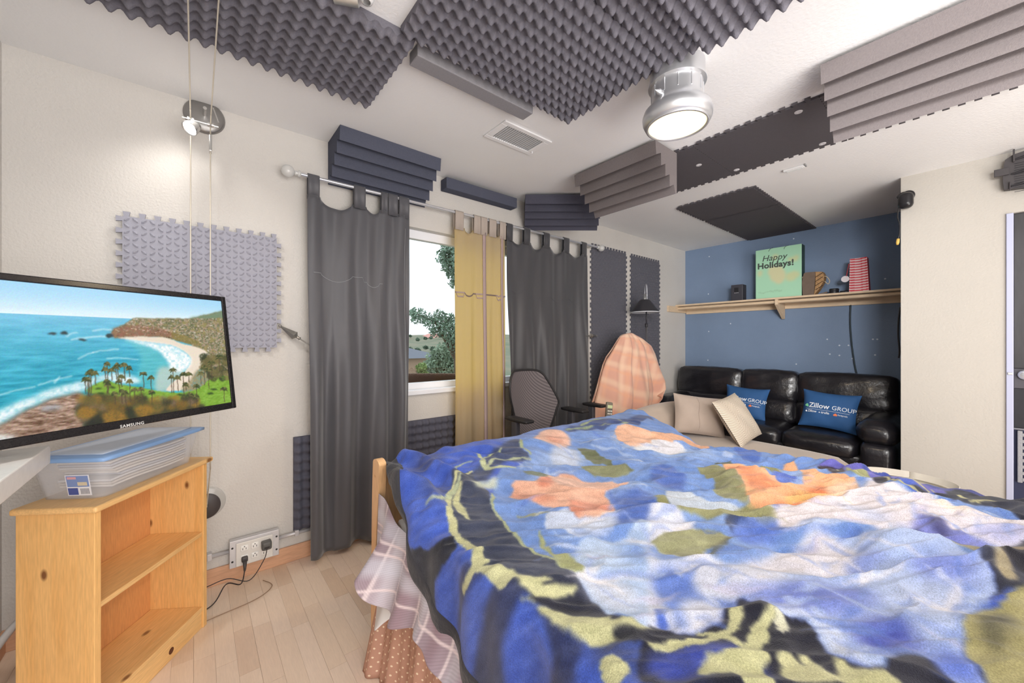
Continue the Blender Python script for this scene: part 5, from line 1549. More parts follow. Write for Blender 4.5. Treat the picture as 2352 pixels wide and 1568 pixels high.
def fast_grid(name, P, mat, parent=None, cols=None, label=None, cat=None, at=(0, 0, 0)):
    a, b = P.shape[:2]
    me = bpy.data.meshes.new(name)
    me.vertices.add(a * b); me.vertices.foreach_set('co', (P - np.array(at)).astype(np.float32).ravel())
    i, j = np.meshgrid(np.arange(a - 1), np.arange(b - 1), indexing='ij')
    q = np.stack([i * b + j, i * b + j + 1, (i + 1) * b + j + 1, (i + 1) * b + j], -1).reshape(-1, 4)
    n = len(q)
    me.loops.add(n * 4); me.loops.foreach_set('vertex_index', q.ravel().astype(np.int32))
    me.polygons.add(n); me.polygons.foreach_set('loop_start', (np.arange(n) * 4).astype(np.int32))
    me.polygons.foreach_set('use_smooth', np.ones(n, bool))
    me.update(calc_edges=True)
    if cols is not None:
        ca_ = me.color_attributes.new('col', 'FLOAT_COLOR', 'POINT')
        c4 = np.ones((a * b, 4), np.float32); c4[:, :3] = cols.reshape(-1, 3); ca_.data.foreach_set('color', c4.ravel())
    me.materials.append(mat); me.validate()
    o = bpy.data.objects.new(name, me); COL.objects.link(o)
    if parent is not None: o.parent = parent
    ORG[o.name] = Vector(at)
    return tag(o, label, cat)
m_plush = M('plush_print', attr='col', rough=1.0, sheen=.25, var=.30, vs=340, bump=.35, bs=420, spec=.03, det=3)
bl = thing('plush_blanket', (0, 0, 0), 'blue plush blanket printed with peach flowers and green vines over the bed', 'blanket')
fast_grid('printed_cloth', Pb, m_plush, bl, cols=linv(np.clip(Cb, 0, 255)))
# black binding along the hanging left edge
nb = 0
wid = .058
kk = np.maximum(1, np.round(wid / ((uR - uL) / (NT - 1))).astype(int))[:, 0]
kmax = int(kk.max())
Pe = np.zeros((NV, 9, 3))
for i in range(NV):
    for j in range(9):
        t = j / 8 * kk[i]; t0 = int(t); f = t - t0
        Pe[i, j] = Pb[i, t0] * (1 - f) + Pb[i, t0 + 1] * f
nx_ = np.gradient(Pe, axis=0); ny_ = np.gradient(Pe, axis=1)
nn = np.cross(ny_, nx_); nn /= np.maximum(1e-9, np.linalg.norm(nn, axis=-1, keepdims=True))
flip = np.where((nn * (np.array([0, .6, 1.2]) - Pe)).sum(-1, keepdims=True) < 0, -1, 1)
puff = np.array([.0005, .004, .005, .005, .005, .005, .005, .004, .0005])[None, :, None]
Pe2 = Pe + nn * flip * puff
out = nn * 0
fast_grid('binding', Pe2, M('black_binding', (52, 52, 58), .85, bump=.35, bs=90, sheen=.2), bl)
# ================================================================== PILLOWS (shared builder)
def pillow(c, right, up, w, h, th, pinch=.10, n=26, wob=.0):
    r = Vector(right).normalized(); u = Vector(up); u = (u - r * u.dot(r)).normalized(); nn_ = r.cross(u)
    c = Vector(c)
    def surf(a, b, s):
        k = max(0, (1 - abs(a) ** 2.4)) ** .55 * max(0, (1 - abs(b) ** 2.4)) ** .55
        ia = a * (1 - pinch * (1 - abs(b) ** 2) * abs(a)); ib = b * (1 - pinch * (1 - abs(a) ** 2) * abs(b))
        return c + r * (ia * w / 2) + u * (ib * h / 2) + nn_ * (s * (th / 2 * k + .002) + wob * math.sin(7 * a + 4 * b) * k)
    m = MB()
    ls = [-1 + 2 * i / n for i in range(n + 1)]
    for s in (1, -1):
        m.grid([[surf(a, b, s) for b in ls] for a in ls])
    return m, surf, r, u, nn_
def text_on(name, body, size, mat, parent, surf, w, h, a0, b0, bold=0.0, s=1, lift=.002):
    cu = bpy.data.curves.new(name, 'FONT'); cu.body = body; cu.size = size; cu.offset = bold; cu.extrude = .0003; cu.resolution_u = 3
    t = bpy.data.objects.new('tmp', cu); COL.objects.link(t)
    me = bpy.data.meshes.new_from_object(t.evaluated_get(bpy.context.evaluated_depsgraph_get()))
    bpy.data.objects.remove(t); bpy.data.curves.remove(cu)
    bm = bmesh.new(); bm.from_mesh(me); bpy.data.meshes.remove(me)
    bmesh.ops.triangulate(bm, faces=bm.faces[:])
    m = MB(); m.bm(bm)
    out = []
    for (x, y, z) in m.v:
        a = a0 + 2 * x / w; b = b0 + 2 * y / h
        p = surf(a, b, s); e = .02
        nrm = (surf(min(a + e, 1), b, s) - surf(a - e, b, s)).cross(surf(a, min(1, b + e), s) - surf(a, b - e, s)).normalized() * s
        out.append(tuple(p + nrm * (lift + z)))
    m.v = out
    return m.build(name, mat, parent)

# ================================================================== BLACK LEATHER SOFA
m_lea = M('black_leather', (30, 29, 34), .30, var=.25, vs=9, bump=.28, bs=42, coat=.25, spec=.5)
sofa = thing('sofa', (4.5, 1.4, 0), 'three seat black leather sofa along the blue wall', 'sofa')
def tilt(ax, deg): return Matrix.Rotation(math.radians(deg), 3, ax)
MB().rbox((4.56, 1.42, .20), (.80, 1.95, .26), .04, 6).build('base', m_lea, sofa, smooth=True)
MB().rbox((4.90, 1.43, .48), (.14, 1.98, .80), .05, 8).build('back_frame', m_lea, sofa, smooth=True)
segs = [(2.40, 1.695, 'l'), (1.69, 1.175, 'm'), (1.17, .46, 'r')]
for k, (y1, y0, _) in enumerate(segs):
    yc, w_ = (y0 + y1) / 2, y1 - y0
    cu_ = MB().rbox((4.80, yc, .755), (.30, w_ + .010, .34), .050, 12, bulge=.020, rot=tilt('Y', 9), noise=.007, seed=k * 2.1).build('back_cushion', m_lea, sofa, smooth=True)
    # seam down the middle of each head cushion
    tb([(4.80 + .30 * -.54 + dz_ * .14, yc + .005, .755 + dz_) for dz_ in (-.10, -.03, .05, .11)], .0022, 6).build('seam', m_lea, cu_)
    MB().rbox((4.715, yc, .515), (.26, w_ + .006, .24), .045, 10, bulge=.03, rot=tilt('Y', 12), noise=.005, seed=k * 3.3 + 1).build('lumbar_cushion', m_lea, sofa, smooth=True)
seat_seg = [(2.20, 1.695), (1.69, 1.175), (1.17, .635)]
for k, (y1, y0) in enumerate(seat_seg):
    MB().rbox((4.42, (y0 + y1) / 2, .355), (.60, y1 - y0 - .005, .17), .065, 10, bulge=.02, noise=.006, seed=k * 1.7 + 4).build('seat_cushion', m_lea, sofa, smooth=True)
for (yc, sg) in ((2.305, 1), (.515, -1)):
    ar = MB()
    ar.rbox((4.47, yc, .525), (.80, .25, .19), .085, 12, bulge=.02, noise=.005, seed=yc)
    arm = ar.build('arm_pad', m_lea, sofa, smooth=True)
    MB().rbox((4.45, yc, .25), (.76, .21, .40), .05, 8, bulge=.012).build('arm_side', m_lea, sofa, smooth=True)
tb(curve_pts([(4.60, .50, .62), (4.66, .60, .72), (4.70, .55, .80), (4.80, .50, .90)], 6), .003, 6).build('piping', m_lea, sofa)
for (x_, y_) in ((4.25, 2.3), (4.25, .55), (4.85, 2.3), (4.85, .55)):
    lathe([(.02, 0), (.025, .07)], (x_, y_, 0), (0, 0, 1), 12).build('foot', M('foot_black', (25, 25, 25), .5), sofa)

# blue printed pillows
m_bp = M('royal_blue_cotton', (44, 88, 140), .75, var=.05, vs=12, bump=.1, bs=300)
m_pr = M('white_print', (226, 232, 240), .7); m_or = M('orange_print', (236, 130, 84), .7); m_gr = M('green_print', (120, 196, 150), .7)
def logo_pillow(c, right, up, w, h, label, off=0.0):
    m, sf, r, u, n_ = pillow(c, right, up, w, h, .13, wob=.003)
    t = thing('throw_pillow', tuple(Vector(c) - Vector((0, 0, h / 2))), label, 'pillow', 'royal blue pillows with white lettering')
    m.build('cushion', m_bp, t, smooth=True)
    s_ = 1 if n_.x < 0 else -1
    text_on('lettering', 'Zillow', .062, m_pr, t, sf, w, h, -.68, .02, .0011, s_)
    text_on('lettering', 'GROUP', .052, m_pr, t, sf, w, h, .16, .02, .0, s_)
    text_on('lettering', 'Zillow', .029, m_pr, t, sf, w, h, -.70, -.24, .0005, s_)
    text_on('lettering', 'trulia', .029, m_pr, t, sf, w, h, -.18, -.24, .0005, s_)
    text_on('lettering', 'hotpads', .022, m_pr, t, sf, w, h, .40, -.24, .0, s_)
    ln = MB()
    G = [[sf(-.80 + 1.6 * i / 40, b_, s_) + n_ * s_ * .0022 for b_ in (-.075, -.062)] for i in range(41)]
    ln.grid(G); ln.build('print_line', m_pr, t)
    for (a_, b_, mm, rr) in ((-.80, .10, m_gr, .010), (-.77, .14, m_gr, .009), (-.74, .075, m_gr, .009), (.32, -.20, m_or, .009), (.285, -.235, m_or, .008), (.345, -.235, m_or, .008), (-.765, -.205, m_pr, .008), (-.24, -.205, m_pr, .005)):
        q = sf(a_, b_, s_) + n_ * s_ * .002
        lathe([(0, .0006), (rr, 0)], q, n_ * s_, 12).build('logo_mark', mm, t)
    return t
pc = onX(1915, 946, 4.40) + Vector((0, .035, .006))
logo_pillow(pc, (-.05, -1, -.05), (.30, 0, 1), .42, .345, 'royal blue pillow with white lettering on the right sofa seat')
pc = onX(1712, 938, 4.42) + Vector((0, 0, .062))
logo_pillow(pc, (.10, -1, -.06), (.34, .05, 1), .40, .34, 'royal blue lettered pillow half hidden behind the white herringbone pillow')

# ================================================================== BEIGE CHAISE AND ITS CUSHIONS
m_bei = M('beige_suede', (188, 172, 158), .9, var=.05, vs=7, bump=.12, bs=260, sheen=.3)
ch = thing('chaise_lounge', (3.2, 1.2, 0), 'beige suede chaise lounge between the bed and the black sofa', 'chaise')
def ch_round(p, q):
    if q.y < 0:                       # rounded foot end
        t_ = min(1, (-q.y)); p.x *= 1 - .28 * t_ ** 5
    return p
MB().rbox((3.14, 1.19, .335), (.80, 1.30, .22), .075, 14, bulge=.012, fn=ch_round).build('seat_cushion', m_bei, ch, smooth=True)
MB().rbox((3.14, 1.22, .14), (.76, 1.22, .20), .03, 6, fn=ch_round).build('base', m_bei, ch, smooth=True)
MB().rbox((3.20, 1.775, .42), (1.00, .20, .50), .085, 12, bulge=.03, rot=tilt('X', -8)).build('backrest', m_bei, ch, smooth=True)
for (x_, y_) in ((2.85, .65), (3.42, .65), (2.85, 1.75), (3.42, 1.75)):
    lathe([(.018, 0), (.022, .05)], (x_, y_, 0), (0, 0, 1), 10).build('foot', MATS['foot_black'], ch)
m, sf, *_ = pillow(onY(1605, 960, 1.50) + Vector((0, 0, .024)), (.74, -.62, -.12), (.16, .34, 1), .42, .33, .15, pinch=.05, wob=.006)
pbg = thing('throw_pillow', onY(1607, 1020, 1.58), 'plain beige suede cushion leaning on the chaise backrest', 'pillow', )
m.build('cushion', M('beige_pillow_suede', (180, 164, 152), .9, var=.06, vs=9, bump=.12, bs=260, sheen=.3), pbg, smooth=True)
tb([sf(-.15 + .02 * math.sin(i), -.85 + 1.7 * i / 10, -1 if sf(0, 0, 1).y > sf(0, 0, -1).y else 1) for i in range(11)], .0016, 6).build('seam', M('seam_taupe', (150, 134, 122), .9), pbg)
hb = bpy.data.materials.new('herringbone_knit'); hb.use_nodes = True
nt = hb.node_tree; b = nt.nodes['Principled BSDF']; L = nt.links.new
uvn = nt.nodes.new('ShaderNodeUVMap'); uvn.uv_map = 'UVMap'
sp_ = nt.nodes.new('ShaderNodeSeparateXYZ'); L(uvn.outputs[0], sp_.inputs[0])
def mth(op, a, b_=None):
    n = nt.nodes.new('ShaderNodeMath'); n.operation = op
    for i, v in enumerate((a, b_)):
        if v is None: continue
        if isinstance(v, (int, float)): n.inputs[i].default_value = v
        else: L(v, n.inputs[i])
    return n.outputs[0]
tri = mth('PINGPONG', mth('MULTIPLY', sp_.outputs[0], 5.0), 1.0)
w_ = mth('ADD', mth('MULTIPLY', sp_.outputs[1], 24.0), mth('MULTIPLY', tri, 5.0))
si = mth('SINE', mth('MULTIPLY', w_, 6.283))
rg_ = nt.nodes.new('ShaderNodeMapRange'); rg_.inputs['From Min'].default_value = -.4; rg_.inputs['From Max'].default_value = .6; L(si, rg_.inputs['Value'])
mx = nt.nodes.new('ShaderNodeMix'); mx.data_type = 'RGBA'; mx.inputs[6].default_value = (*lin((186, 170, 150)), 1); mx.inputs[7].default_value = (*lin((236, 226, 212)), 1)
L(rg_.outputs[0], mx.inputs[0]); L(mx.outputs[2], b.inputs['Base Color']); b.inputs['Roughness'].default_value = .9
bp = nt.nodes.new('ShaderNodeBump'); bp.inputs['Strength'].default_value = .4; bp.inputs['Distance'].default_value = .004; L(si, bp.inputs['Height']); L(bp.outputs[0], b.inputs['Normal'])
def ovw(px, py, dist):
    d = Vector(ray(px, py)); s = dist / F
    return Vector((d.x * s, d.y * s, H + d.z * s))
TLc, TRc, BRc, BLc = ovw(1637, 936, 3.00), ovw(1684, 912, 3.30), ovw(1750, 1001, 3.20), ovw(1702, 1030, 2.90)
pr_ = ((TRc - TLc) + (BRc - BLc)) / 2; pu_ = ((TLc - BLc) + (TRc - BRc)) / 2
m, sf, r_, u_, n_ = pillow((TLc + TRc + BRc + BLc) / 4 + Vector((0, 0, .026)), pr_, pu_, pr_.length * 1.06, pu_.length * 1.06, .12, pinch=.04, wob=.004)
ph = thing('throw_pillow', onY(1692, 1025, 1.36), 'white herringbone knit pillow tipped on the beige chaise', 'pillow')
wp = m.build('cushion', hb, ph, smooth=True)
me = wp.data; uvl = me.uv_layers.new(name='UVMap')
li = np.zeros(len(me.loops), np.int32); me.loops.foreach_get('vertex_index', li); li %= 27 * 27
uvl.data.foreach_set('uv', np.stack([(li // 27) / 26, (li % 27) / 26], -1).astype(np.float32).ravel())

# ================================================================== FROSTED TUB
m_tub = M('frosted_plastic', (222, 216, 204), .4)
tub = thing('storage_tub', (3.12, .27, 0), 'frosted white plastic tub standing between the bed and the partition wall', 'tub')
def tub_ring(rx, ry, z, n=40): return [(3.12 + rx * math.cos(2 * math.pi * k / n), .27 + ry * math.sin(2 * math.pi * k / n), z) for k in range(n + 1)]
MB().grid([tub_ring(.10, .15, .02), tub_ring(.15, .20, .475)]).build('wall', m_tub, tub, smooth=True).modifiers.new('t', 'SOLIDIFY').thickness = .003
tb(tub_ring(.132, .172, .443), .006, 8).build('rim', m_tub, tub, smooth=True)
MB().add(tub_ring(.10, .15, .02)[:-1], [tuple(range(40))]).build('bottom', m_tub, tub)

# ================================================================== OFFICE CHAIRS
m_ck = M('chair_black', (44, 43, 45), .45); m_ckm = M('chair_grey_metal', (98, 98, 104), .4, .4)
mesh_m = bpy.data.materials.new('chair_mesh'); mesh_m.use_nodes = True
nt = mesh_m.node_tree; b = nt.nodes['Principled BSDF']; L = nt.links.new
tc = nt.nodes.new('ShaderNodeTexCoord'); wv = nt.nodes.new('ShaderNodeTexWave'); wv.wave_type = 'BANDS'; wv.bands_direction = 'DIAGONAL'; wv.inputs['Scale'].default_value = 26; wv.inputs['Distortion'].default_value = .6; wv.inputs['Detail Scale'].default_value = 8
L(tc.outputs['Object'], wv.inputs['Vector'])
mx = nt.nodes.new('ShaderNodeMix'); mx.data_type = 'RGBA'; mx.inputs[6].default_value = (*lin((92, 86, 90)), 1); mx.inputs[7].default_value = (*lin((128, 120, 122)), 1)
L(wv.outputs['Fac'], mx.inputs[0]); L(mx.outputs[2], b.inputs['Base Color']); b.inputs['Roughness'].default_value = .85
def chair_base(t, cx, cy):
    lathe([(.025, .10), (.025, .42)], (cx, cy, 0), (0, 0, 1), 16).build('gas_column', m_ckm, t, smooth=True)
    for k in range(5):
        a = 2 * math.pi * k / 5 + .3
        e = (cx + .25 * math.cos(a), cy + .25 * math.sin(a))
        tb([(cx, cy, .12), (cx + .14 * math.cos(a), cy + .14 * math.sin(a), .105), (e[0], e[1], .085)], [.028, .022, .016], 8).build('base_spoke', m_ck, t)
        lathe([(0, -.018), (.026, -.016), (.026, .016), (0, .018)], (e[0], e[1], .0265), (math.sin(a), -math.cos(a), 0), 16).build('caster', m_ck, t)
    MB().rbox((cx, cy - .03, .455), (.48, .46, .075), .035, 8, bulge=.01).build('seat', M('seat_black_fabric', (52, 50, 52), .85), t, smooth=True)
oc = thing('office_chair', (2.07, 2.05, 0), 'black mesh back office chair in front of the right black curtain', 'chair')
chair_base(oc, 2.07, 2.05)
BY = 2.275
sc2 = lambda x, y: onY(1140 + x / 8.254, 830 + y / 8.254, BY)
outl = [(300, 180), (480, 162), (720, 162), (830, 212), (900, 330), (980, 520), (1042, 720), (1022, 860), (985, 1050), (940, 1250), (905, 1400), (360, 1400), (320, 1250), (300, 1060), (240, 860), (172, 680), (150, 500), (180, 330), (230, 235)]
ol = [sc2(*q) for q in outl]; olc = curve_pts([(p.x, p.z) for p in ol], 4, True)
cxm = sum(p[0] for p in olc) / len(olc); czm = sum(p[1] for p in olc) / len(olc)
mm = MB(); rings = []
for f in (1.0, .85, .65, .4, .2, .02):
    rings.append([(cxm + (p[0] - cxm) * f, BY + .020 * (1 - f * f) + .05 * ((p[0] - cxm) * f / .2) ** 2 * -1 + .0, czm + (p[1] - czm) * f) for p in olc + olc[:1]])
mm.grid(rings)
k_ = len(olc); mm.add(rings[-1][:-1], [tuple(range(k_))])
mm.build('mesh_backrest', mesh_m, oc, smooth=True)
tb([(p[0], BY + .004 - .05 * ((p[0] - cxm) / .2) ** 2, p[1]) for p in olc + olc[:1]], .009, 8, cap=False).build('back_frame', m_ck, oc, smooth=True)
tb(curve_pts([(2.05, BY + .05, .80), (2.055, BY + .07, .62), (2.06, BY + .05, .45), (2.07, 2.10, .405)], 5), .022, 8).build('back_spine', m_ck, oc, smooth=True)
def armrest(t, x, y0, y1, z, sx):
    MB().rbox((x, (y0 + y1) / 2, z), (.085, y1 - y0, .026), .012, 8).build('arm_pad', m_ck, t, smooth=True)
    bb((x - .028, (y0 + y1) / 2 + .0, z - .17), (x + .012, (y0 + y1) / 2 + .055, z - .012), .008).build('arm_post', m_ckm, t)
    tb([(x - .008, (y0 + y1) / 2 + .03, z - .17), (x + sx * .03, (y0 + y1) / 2 + .03, .44), (x + sx * .12, 2.05, .42)], .016, 8).build('arm_bracket', m_ck, t)
armrest(oc, 1.79, 1.98, 2.22, .685, 1)
armrest(oc, 2.385, 1.98, 2.22, .69, -1)
# chair under the throw
dcx, dcy = 3.30, 2.20
dc_ = thing('office_chair', (dcx, dcy, 0), 'black office chair hidden under the peach plaid throw blanket', 'chair')
chair_base(dc_, dcx, dcy)
MB().rbox((dcx + .04, dcy + .07, .84), (.34, .05, .60), .03, 8).build('backrest', m_ck, dc_, smooth=True)
MB().rbox((dcx + .03, dcy + .07, 1.21), (.19, .06, .09), .025, 6).build('headrest', m_ck, dc_, smooth=True)
armrest(dc_, 2.705, 2.04, 2.26, .69, 1)
# throw blanket over the chair
s7 = lambda x, y, Y: onY(1350 + x / 4.612, 640 + y / 4.612, Y)
L7 = [(425, 612), (395, 660), (340, 755), (285, 835), (255, 920), (235, 1010), (215, 1110), (190, 1230), (165, 1330)]
R7 = [(575, 605), (640, 642), (735, 715), (775, 800), (800, 890), (830, 1000), (850, 1080), (835, 1140), (770, 1215)]
nA, nT = 120, 70
P = np.zeros((2 * nT + 1, nA + 1, 3)); CC = np.zeros(P.shape)
for it in range(-nT, nT + 1):
    t = abs(it) / nT; k = t * (len(L7) - 1); i0 = min(len(L7) - 2, int(k)); f = k - i0
    lx_, ly_ = [L7[i0][q] * (1 - f) + L7[i0 + 1][q] * f for q in (0, 1)]
    rx_, ry_ = [R7[i0][q] * (1 - f) + R7[i0 + 1][q] * f for q in (0, 1)]
    A_ = s7(lx_, ly_, dcy - .02); B_ = s7(rx_, ry_, dcy - .02)
    front = it >= 0
    for ia in range(nA + 1):
        a = ia / nA; s = 2 * a - 1
        zx = A_.x * (1 - a) + B_.x * a
        zz = A_.z * (1 - a) + B_.z * a
        ext = .0
        if front: ext = .30 * t ** 1.5 * (.5 + .5 * math.sin(5.2 * a + .2)) * (1 - sstep(.72, .86, a)) + .12 * t * t * (1 - sstep(.74, .80, a))
        zz = zz - ext * .55 + .03 * (1 - s * s) * (1 - t)
        depth = .035 + .16 * t ** .8
        fold = .085 * t ** .8 * (abs(math.sin(a * 10.5 + 1.2 * t)) - .5) + .030 * t * math.sin(a * 37 + 1)
        sg = -1 if front else 1
        yy_ = dcy + .07 + sg * (depth * max(0, 1 - s * s) ** .5 * (1 if front else .55)) + (fold if front else fold * .4)
        P[it + nT, ia] = (zx, yy_, max(.35, zz))
        su, sv = s * (.15 + .22 * t), it / nT * .55
        CC[it + nT, ia] = (su, sv, 0)
su, sv = CC[..., 0] + CC[..., 1] * .35, CC[..., 1] - CC[..., 0] * .35
col = np.zeros(P.shape); col[:] = (218, 166, 146)
for c_, w2_, cc_, al in [(x_, .018, (240, 206, 178), .75) for x_ in np.arange(-.6, .7, .105)] + [(x_ + .03, .007, (236, 180, 146), .6) for x_ in np.arange(-.6, .7, .105)]:
    m_ = np.clip(1.4 - abs(su - c_) / w2_, 0, 1)[..., None] * al * .8; col = col * (1 - m_) + np.array(cc_) * m_
for c_, w2_, cc_, al in [(x_, .020, (240, 210, 182), .7) for x_ in np.arange(-.7, .8, .125)] + [(x_ + .04, .010, (232, 172, 138), .6) for x_ in np.arange(-.7, .8, .125)]:
    m_ = np.clip(1.4 - abs(sv - c_) / w2_, 0, 1)[..., None] * al * .8; col = col * (1 - m_) + np.array(cc_) * m_
thr = MB().grid(P).build('throw_blanket', M('peach_plaid_wool', attr='col', rough=.9, sheen=.3, bump=.15, bs=400), label='peach and orange plaid throw draped over a tall chair', cat='blanket', smooth=True, cols=linv(col).reshape(-1, 3))
thr.modifiers.new('t', 'SOLIDIFY').thickness = .003

# phone handset leaning on the draped chair
pz = thing('phone_handset', (2.70, 1.9, .50), 'grey cordless phone handset with keypad leaning on the draped chair', 'phone')
PT = onY(1400, 919, 1.93); PBt = PT + Vector((-.040, -.015, -.215))
pr = Vector((.93, -.32, .16)).normalized(); pu = (PT - PBt).normalized(); pr = (pr - pu * pr.dot(pu)).normalized(); pn_ = pr.cross(pu)
if pn_.dot(-PT) < 0: pn_ = -pn_
def phone(name, u0, u1, v0, v1, d0, d1, mat, par, r=.003):
    m = MB(); m.bbox((u0, v0, d0), (u1, v1, d1), r)
    m.v = [tuple(PBt + pr * p[0] + pu * p[1] + pn_ * p[2]) for p in m.v]
    return m.build(name, mat, par)
m_ph = M('phone_shell', (120, 112, 98), .4)
pbod = phone('body', -.030, .030, 0, .205, -.014, .012, m_ph, pz, .010)
phone('screen', -.022, .022, .155, .180, .0122, .0135, M('lcd_green', (196, 206, 160), .3), pz, .0006)
phone('keypad_face', -.024, .024, .01, .148, .0122, .0128, M('phone_dark', (86, 82, 76), .4), pz, .0003)
for r_i in range(6):
    for c_i in range(3):
        phone('key', -.020 + c_i * .015, -.010 + c_i * .015, .016 + r_i * .022, .029 + r_i * .022, .0129, .0155, M('key_white', (226, 222, 212), .4), pz, .001)

# ================================================================== FLOOR LAMP
FLx, FLy = onY(1481, 717, 2.27).x, 2.27
zl = onY(1481, 717, 2.27).z
flm = thing('floor_lamp', (FLx, FLy, 0), 'black floor lamp with a cone shade in front of the dark wall tiles', 'lamp')
m_lb = M('lamp_black', (50, 49, 54), .45)
sh = lathe([(.150, zl), (.055, zl + .125), (.040, zl + .135), (.040, zl + .13), (.053, zl + .12), (.147, zl + .001)], (FLx, FLy, 0), (0, 0, 1), 40).build('shade', m_lb, flm, smooth=True, ang=40)
lathe([(.149, zl - .004), (.152, zl - .004), (.152, zl + .004), (.149, zl + .004), (.149, zl - .004)], (FLx, FLy, 0), (0, 0, 1), 40).build('shade_rim', M('rim_white', (214, 216, 222), .4), sh, smooth=True)
lathe([(0, zl + .02), (.10, zl + .02), (.14, zl - .001)], (FLx, FLy, 0), (0, 0, 1), 32).build('shade_lining', MATS['rim_white'], sh, smooth=True)
lathe([(.018, zl + .13), (.018, zl + .19), (.012, zl + .195)], (FLx, FLy, 0), (0, 0, 1), 16).build('socket', M('socket_steel', (170, 170, 172), .3, .8), flm, smooth=True)
tb(curve_pts([(FLx, FLy, zl + .19), (FLx + .004, FLy, zl + .26), (FLx + .02, FLy, zl + .30), (FLx + .035, FLy, zl + .28), (FLx + .042, FLy, zl + .15), (FLx + .045, FLy + .01, zl + .0)], 5), .006, 8).build('neck', M('neck_chrome', (160, 160, 166), .3, .8), flm, smooth=True)
tb([(FLx + .045, FLy + .01, zl + .03), (FLx + .048, FLy + .01, zl - .14)], .007, 10).build('upper_pole', m_lb, flm, smooth=True)
tb([(FLx + .048, FLy + .01, zl - .13), (FLx + .055, FLy + .01, .02)], .011, 10).build('pole', MATS['neck_chrome'], flm, smooth=True)
lathe([(.011, zl - .16), (.016, zl - .15), (.016, zl - .12), (.011, zl - .115)], (FLx + .048, FLy + .01, 0), (0, 0, 1), 14).build('collar', m_lb, flm, smooth=True)
lathe([(0, .028), (.03, .026), (.12, .014), (.125, 0), (0, 0)], (FLx + .055, FLy + .01, 0), (0, 0, 1), 32).build('base', m_lb, flm, smooth=True, ang=40)

# ================================================================== SHELF ON THE BLUE WALL
SZ, SX = 1.712, 4.755
shf = thing('wall_shelf', (4.9, 1.2, 1.60), 'long light wood wall shelf with a hanging rail on the blue wall', 'shelf')
m_sh = wood('shelf_maple', (222, 198, 168), (210, 184, 152), 'y', 6, .5)
m_shx = wood('shelf_maple_x', (222, 198, 168), (210, 184, 152), 'x', 6, .5)
bb((SX, -.6, SZ - .019), (BX - .0005, D - .0005, SZ), .002).build('board', m_sh, shf)
tb([(SX + .035, -.6, SZ - .045), (SX + .035, D - .0205, SZ - .045)], .0165, 14).build('rail', m_sh, shf, smooth=True, ang=40)
bb((BX - .02, -.6, SZ - .110), (BX - .0005, D - .021, SZ - .0195), .002).build('wall_cleat', m_sh, shf)
bb((4.55, D - .02, SZ - .095), (BX - .001, D - .0005, SZ - .0195), .002).build('end_cleat', m_shx, shf)
MB().prism([(SX + .004, SZ - .02), (BX - .0205, SZ - .02), (BX - .0205, SZ - .22), (BX - .035, SZ - .22), (SX + .004, SZ - .075)], 'y', 1.365, 1.392).build('bracket', m_shx, shf)

spk = thing('speaker', (4.86, 1.78, SZ), 'small black box speaker standing alone at the left of the shelf', 'speaker')
bb((4.80, 1.718, SZ + .0005), (4.91, 1.842, SZ + .185), .005).build('cabinet', M('speaker_black', (62, 62, 70), .5), spk)
bb((4.797, 1.755, SZ + .10), (4.7995, 1.808, SZ + .15), .001).build('panel', M('speaker_panel', (42, 42, 46), .3), spk)
for i in range(3):
    bb((4.7965, 1.762 + i * .016, SZ + .088), (4.7995, 1.770 + i * .016, SZ + .094), .0005).build('button', M('button_grey', (200, 200, 205), .4), spk)

# green holiday bag (mascot left out)
bag = thing('gift_bag', (4.84, 1.38, SZ), 'large mint green gift bag with holiday lettering on the shelf', 'bag', 'gift bags on the shelf')
gx, gy0, gy1, gz = 4.795, 1.166, 1.585, SZ + .0005
GH = .535
m_mint = M('mint_paper', (168, 216, 184), .55)
bb((gx, gy0, gz), (gx + .11, gy1, gz + GH), .002).build('body', m_mint, bag)
bb((gx + .002, gy0 - .0006, gz), (gx + .109, gy0 - .0001, gz + GH - .002), .0002).build('gusset', M('bag_dark_side', (52, 74, 70), .6), bag)
gc = Canvas(0, gy1 - gy0 - .006, 0, GH - .006, .004, (168, 216, 184), warp=.03, wscale=30)
for (a, c_) in [([(.12, .33), (.20, .34), (.26, .30), (.28, .20), (.22, .14), (.14, .20)], (214, 204, 160)), ([(.28, .22), (.34, .26), (.39, .24), (.37, .18), (.30, .16)], (204, 206, 156)), ([(.15, .44), (.18, .47), (.21, .44), (.18, .40)], (214, 210, 160)), ([(.02, .30), (.06, .31), (.06, .26), (.03, .25)], (206, 206, 160)), ([(.30, .40), (.38, .42), (.39, .37), (.33, .36)], (206, 208, 158))]:
    gc.poly(a, c_, .012, .85)
for y_ in (.055, .065):
    gc.stroke([(.02, y_), (.15, y_ + .004), (.24, y_ + .012)], .001, (120, 150, 120), .002, .7)
Pg = np.stack([np.full(gc.U.shape, gx - .0008), gy1 - .003 - gc.U, gz + .003 + gc.V], -1)
MB().grid(Pg).build('printed_front', M('bag_print', attr='col', rough=.55), bag, cols=linv(gc.C).reshape(-1, 3))
m_ink = M('dark_ink', (70, 78, 72), .6)
text_mesh('lettering', 'Happy', .088, m_ink, bag, (gx - .0014, gy1 - .060, gz + .405), (0, -1, 0), (0, 0, 1), .0004, shear=.25)
text_mesh('lettering', 'Holidays!', .086, m_ink, bag, (gx - .0014, gy1 - .018, gz + .328), (0, -1, 0), (0, 0, 1), .0032, space=1.04)
for yy_ in (1.30, 1.44):
    tb(curve_pts([(gx - .002, yy_ + .02, gz + GH - .03), (gx - .004, yy_ + .005, gz + GH - .005), (gx + .01, yy_ - .02, gz + GH + .008)], 4), .0018, 6).build('handle_cord', m_ink, bag)

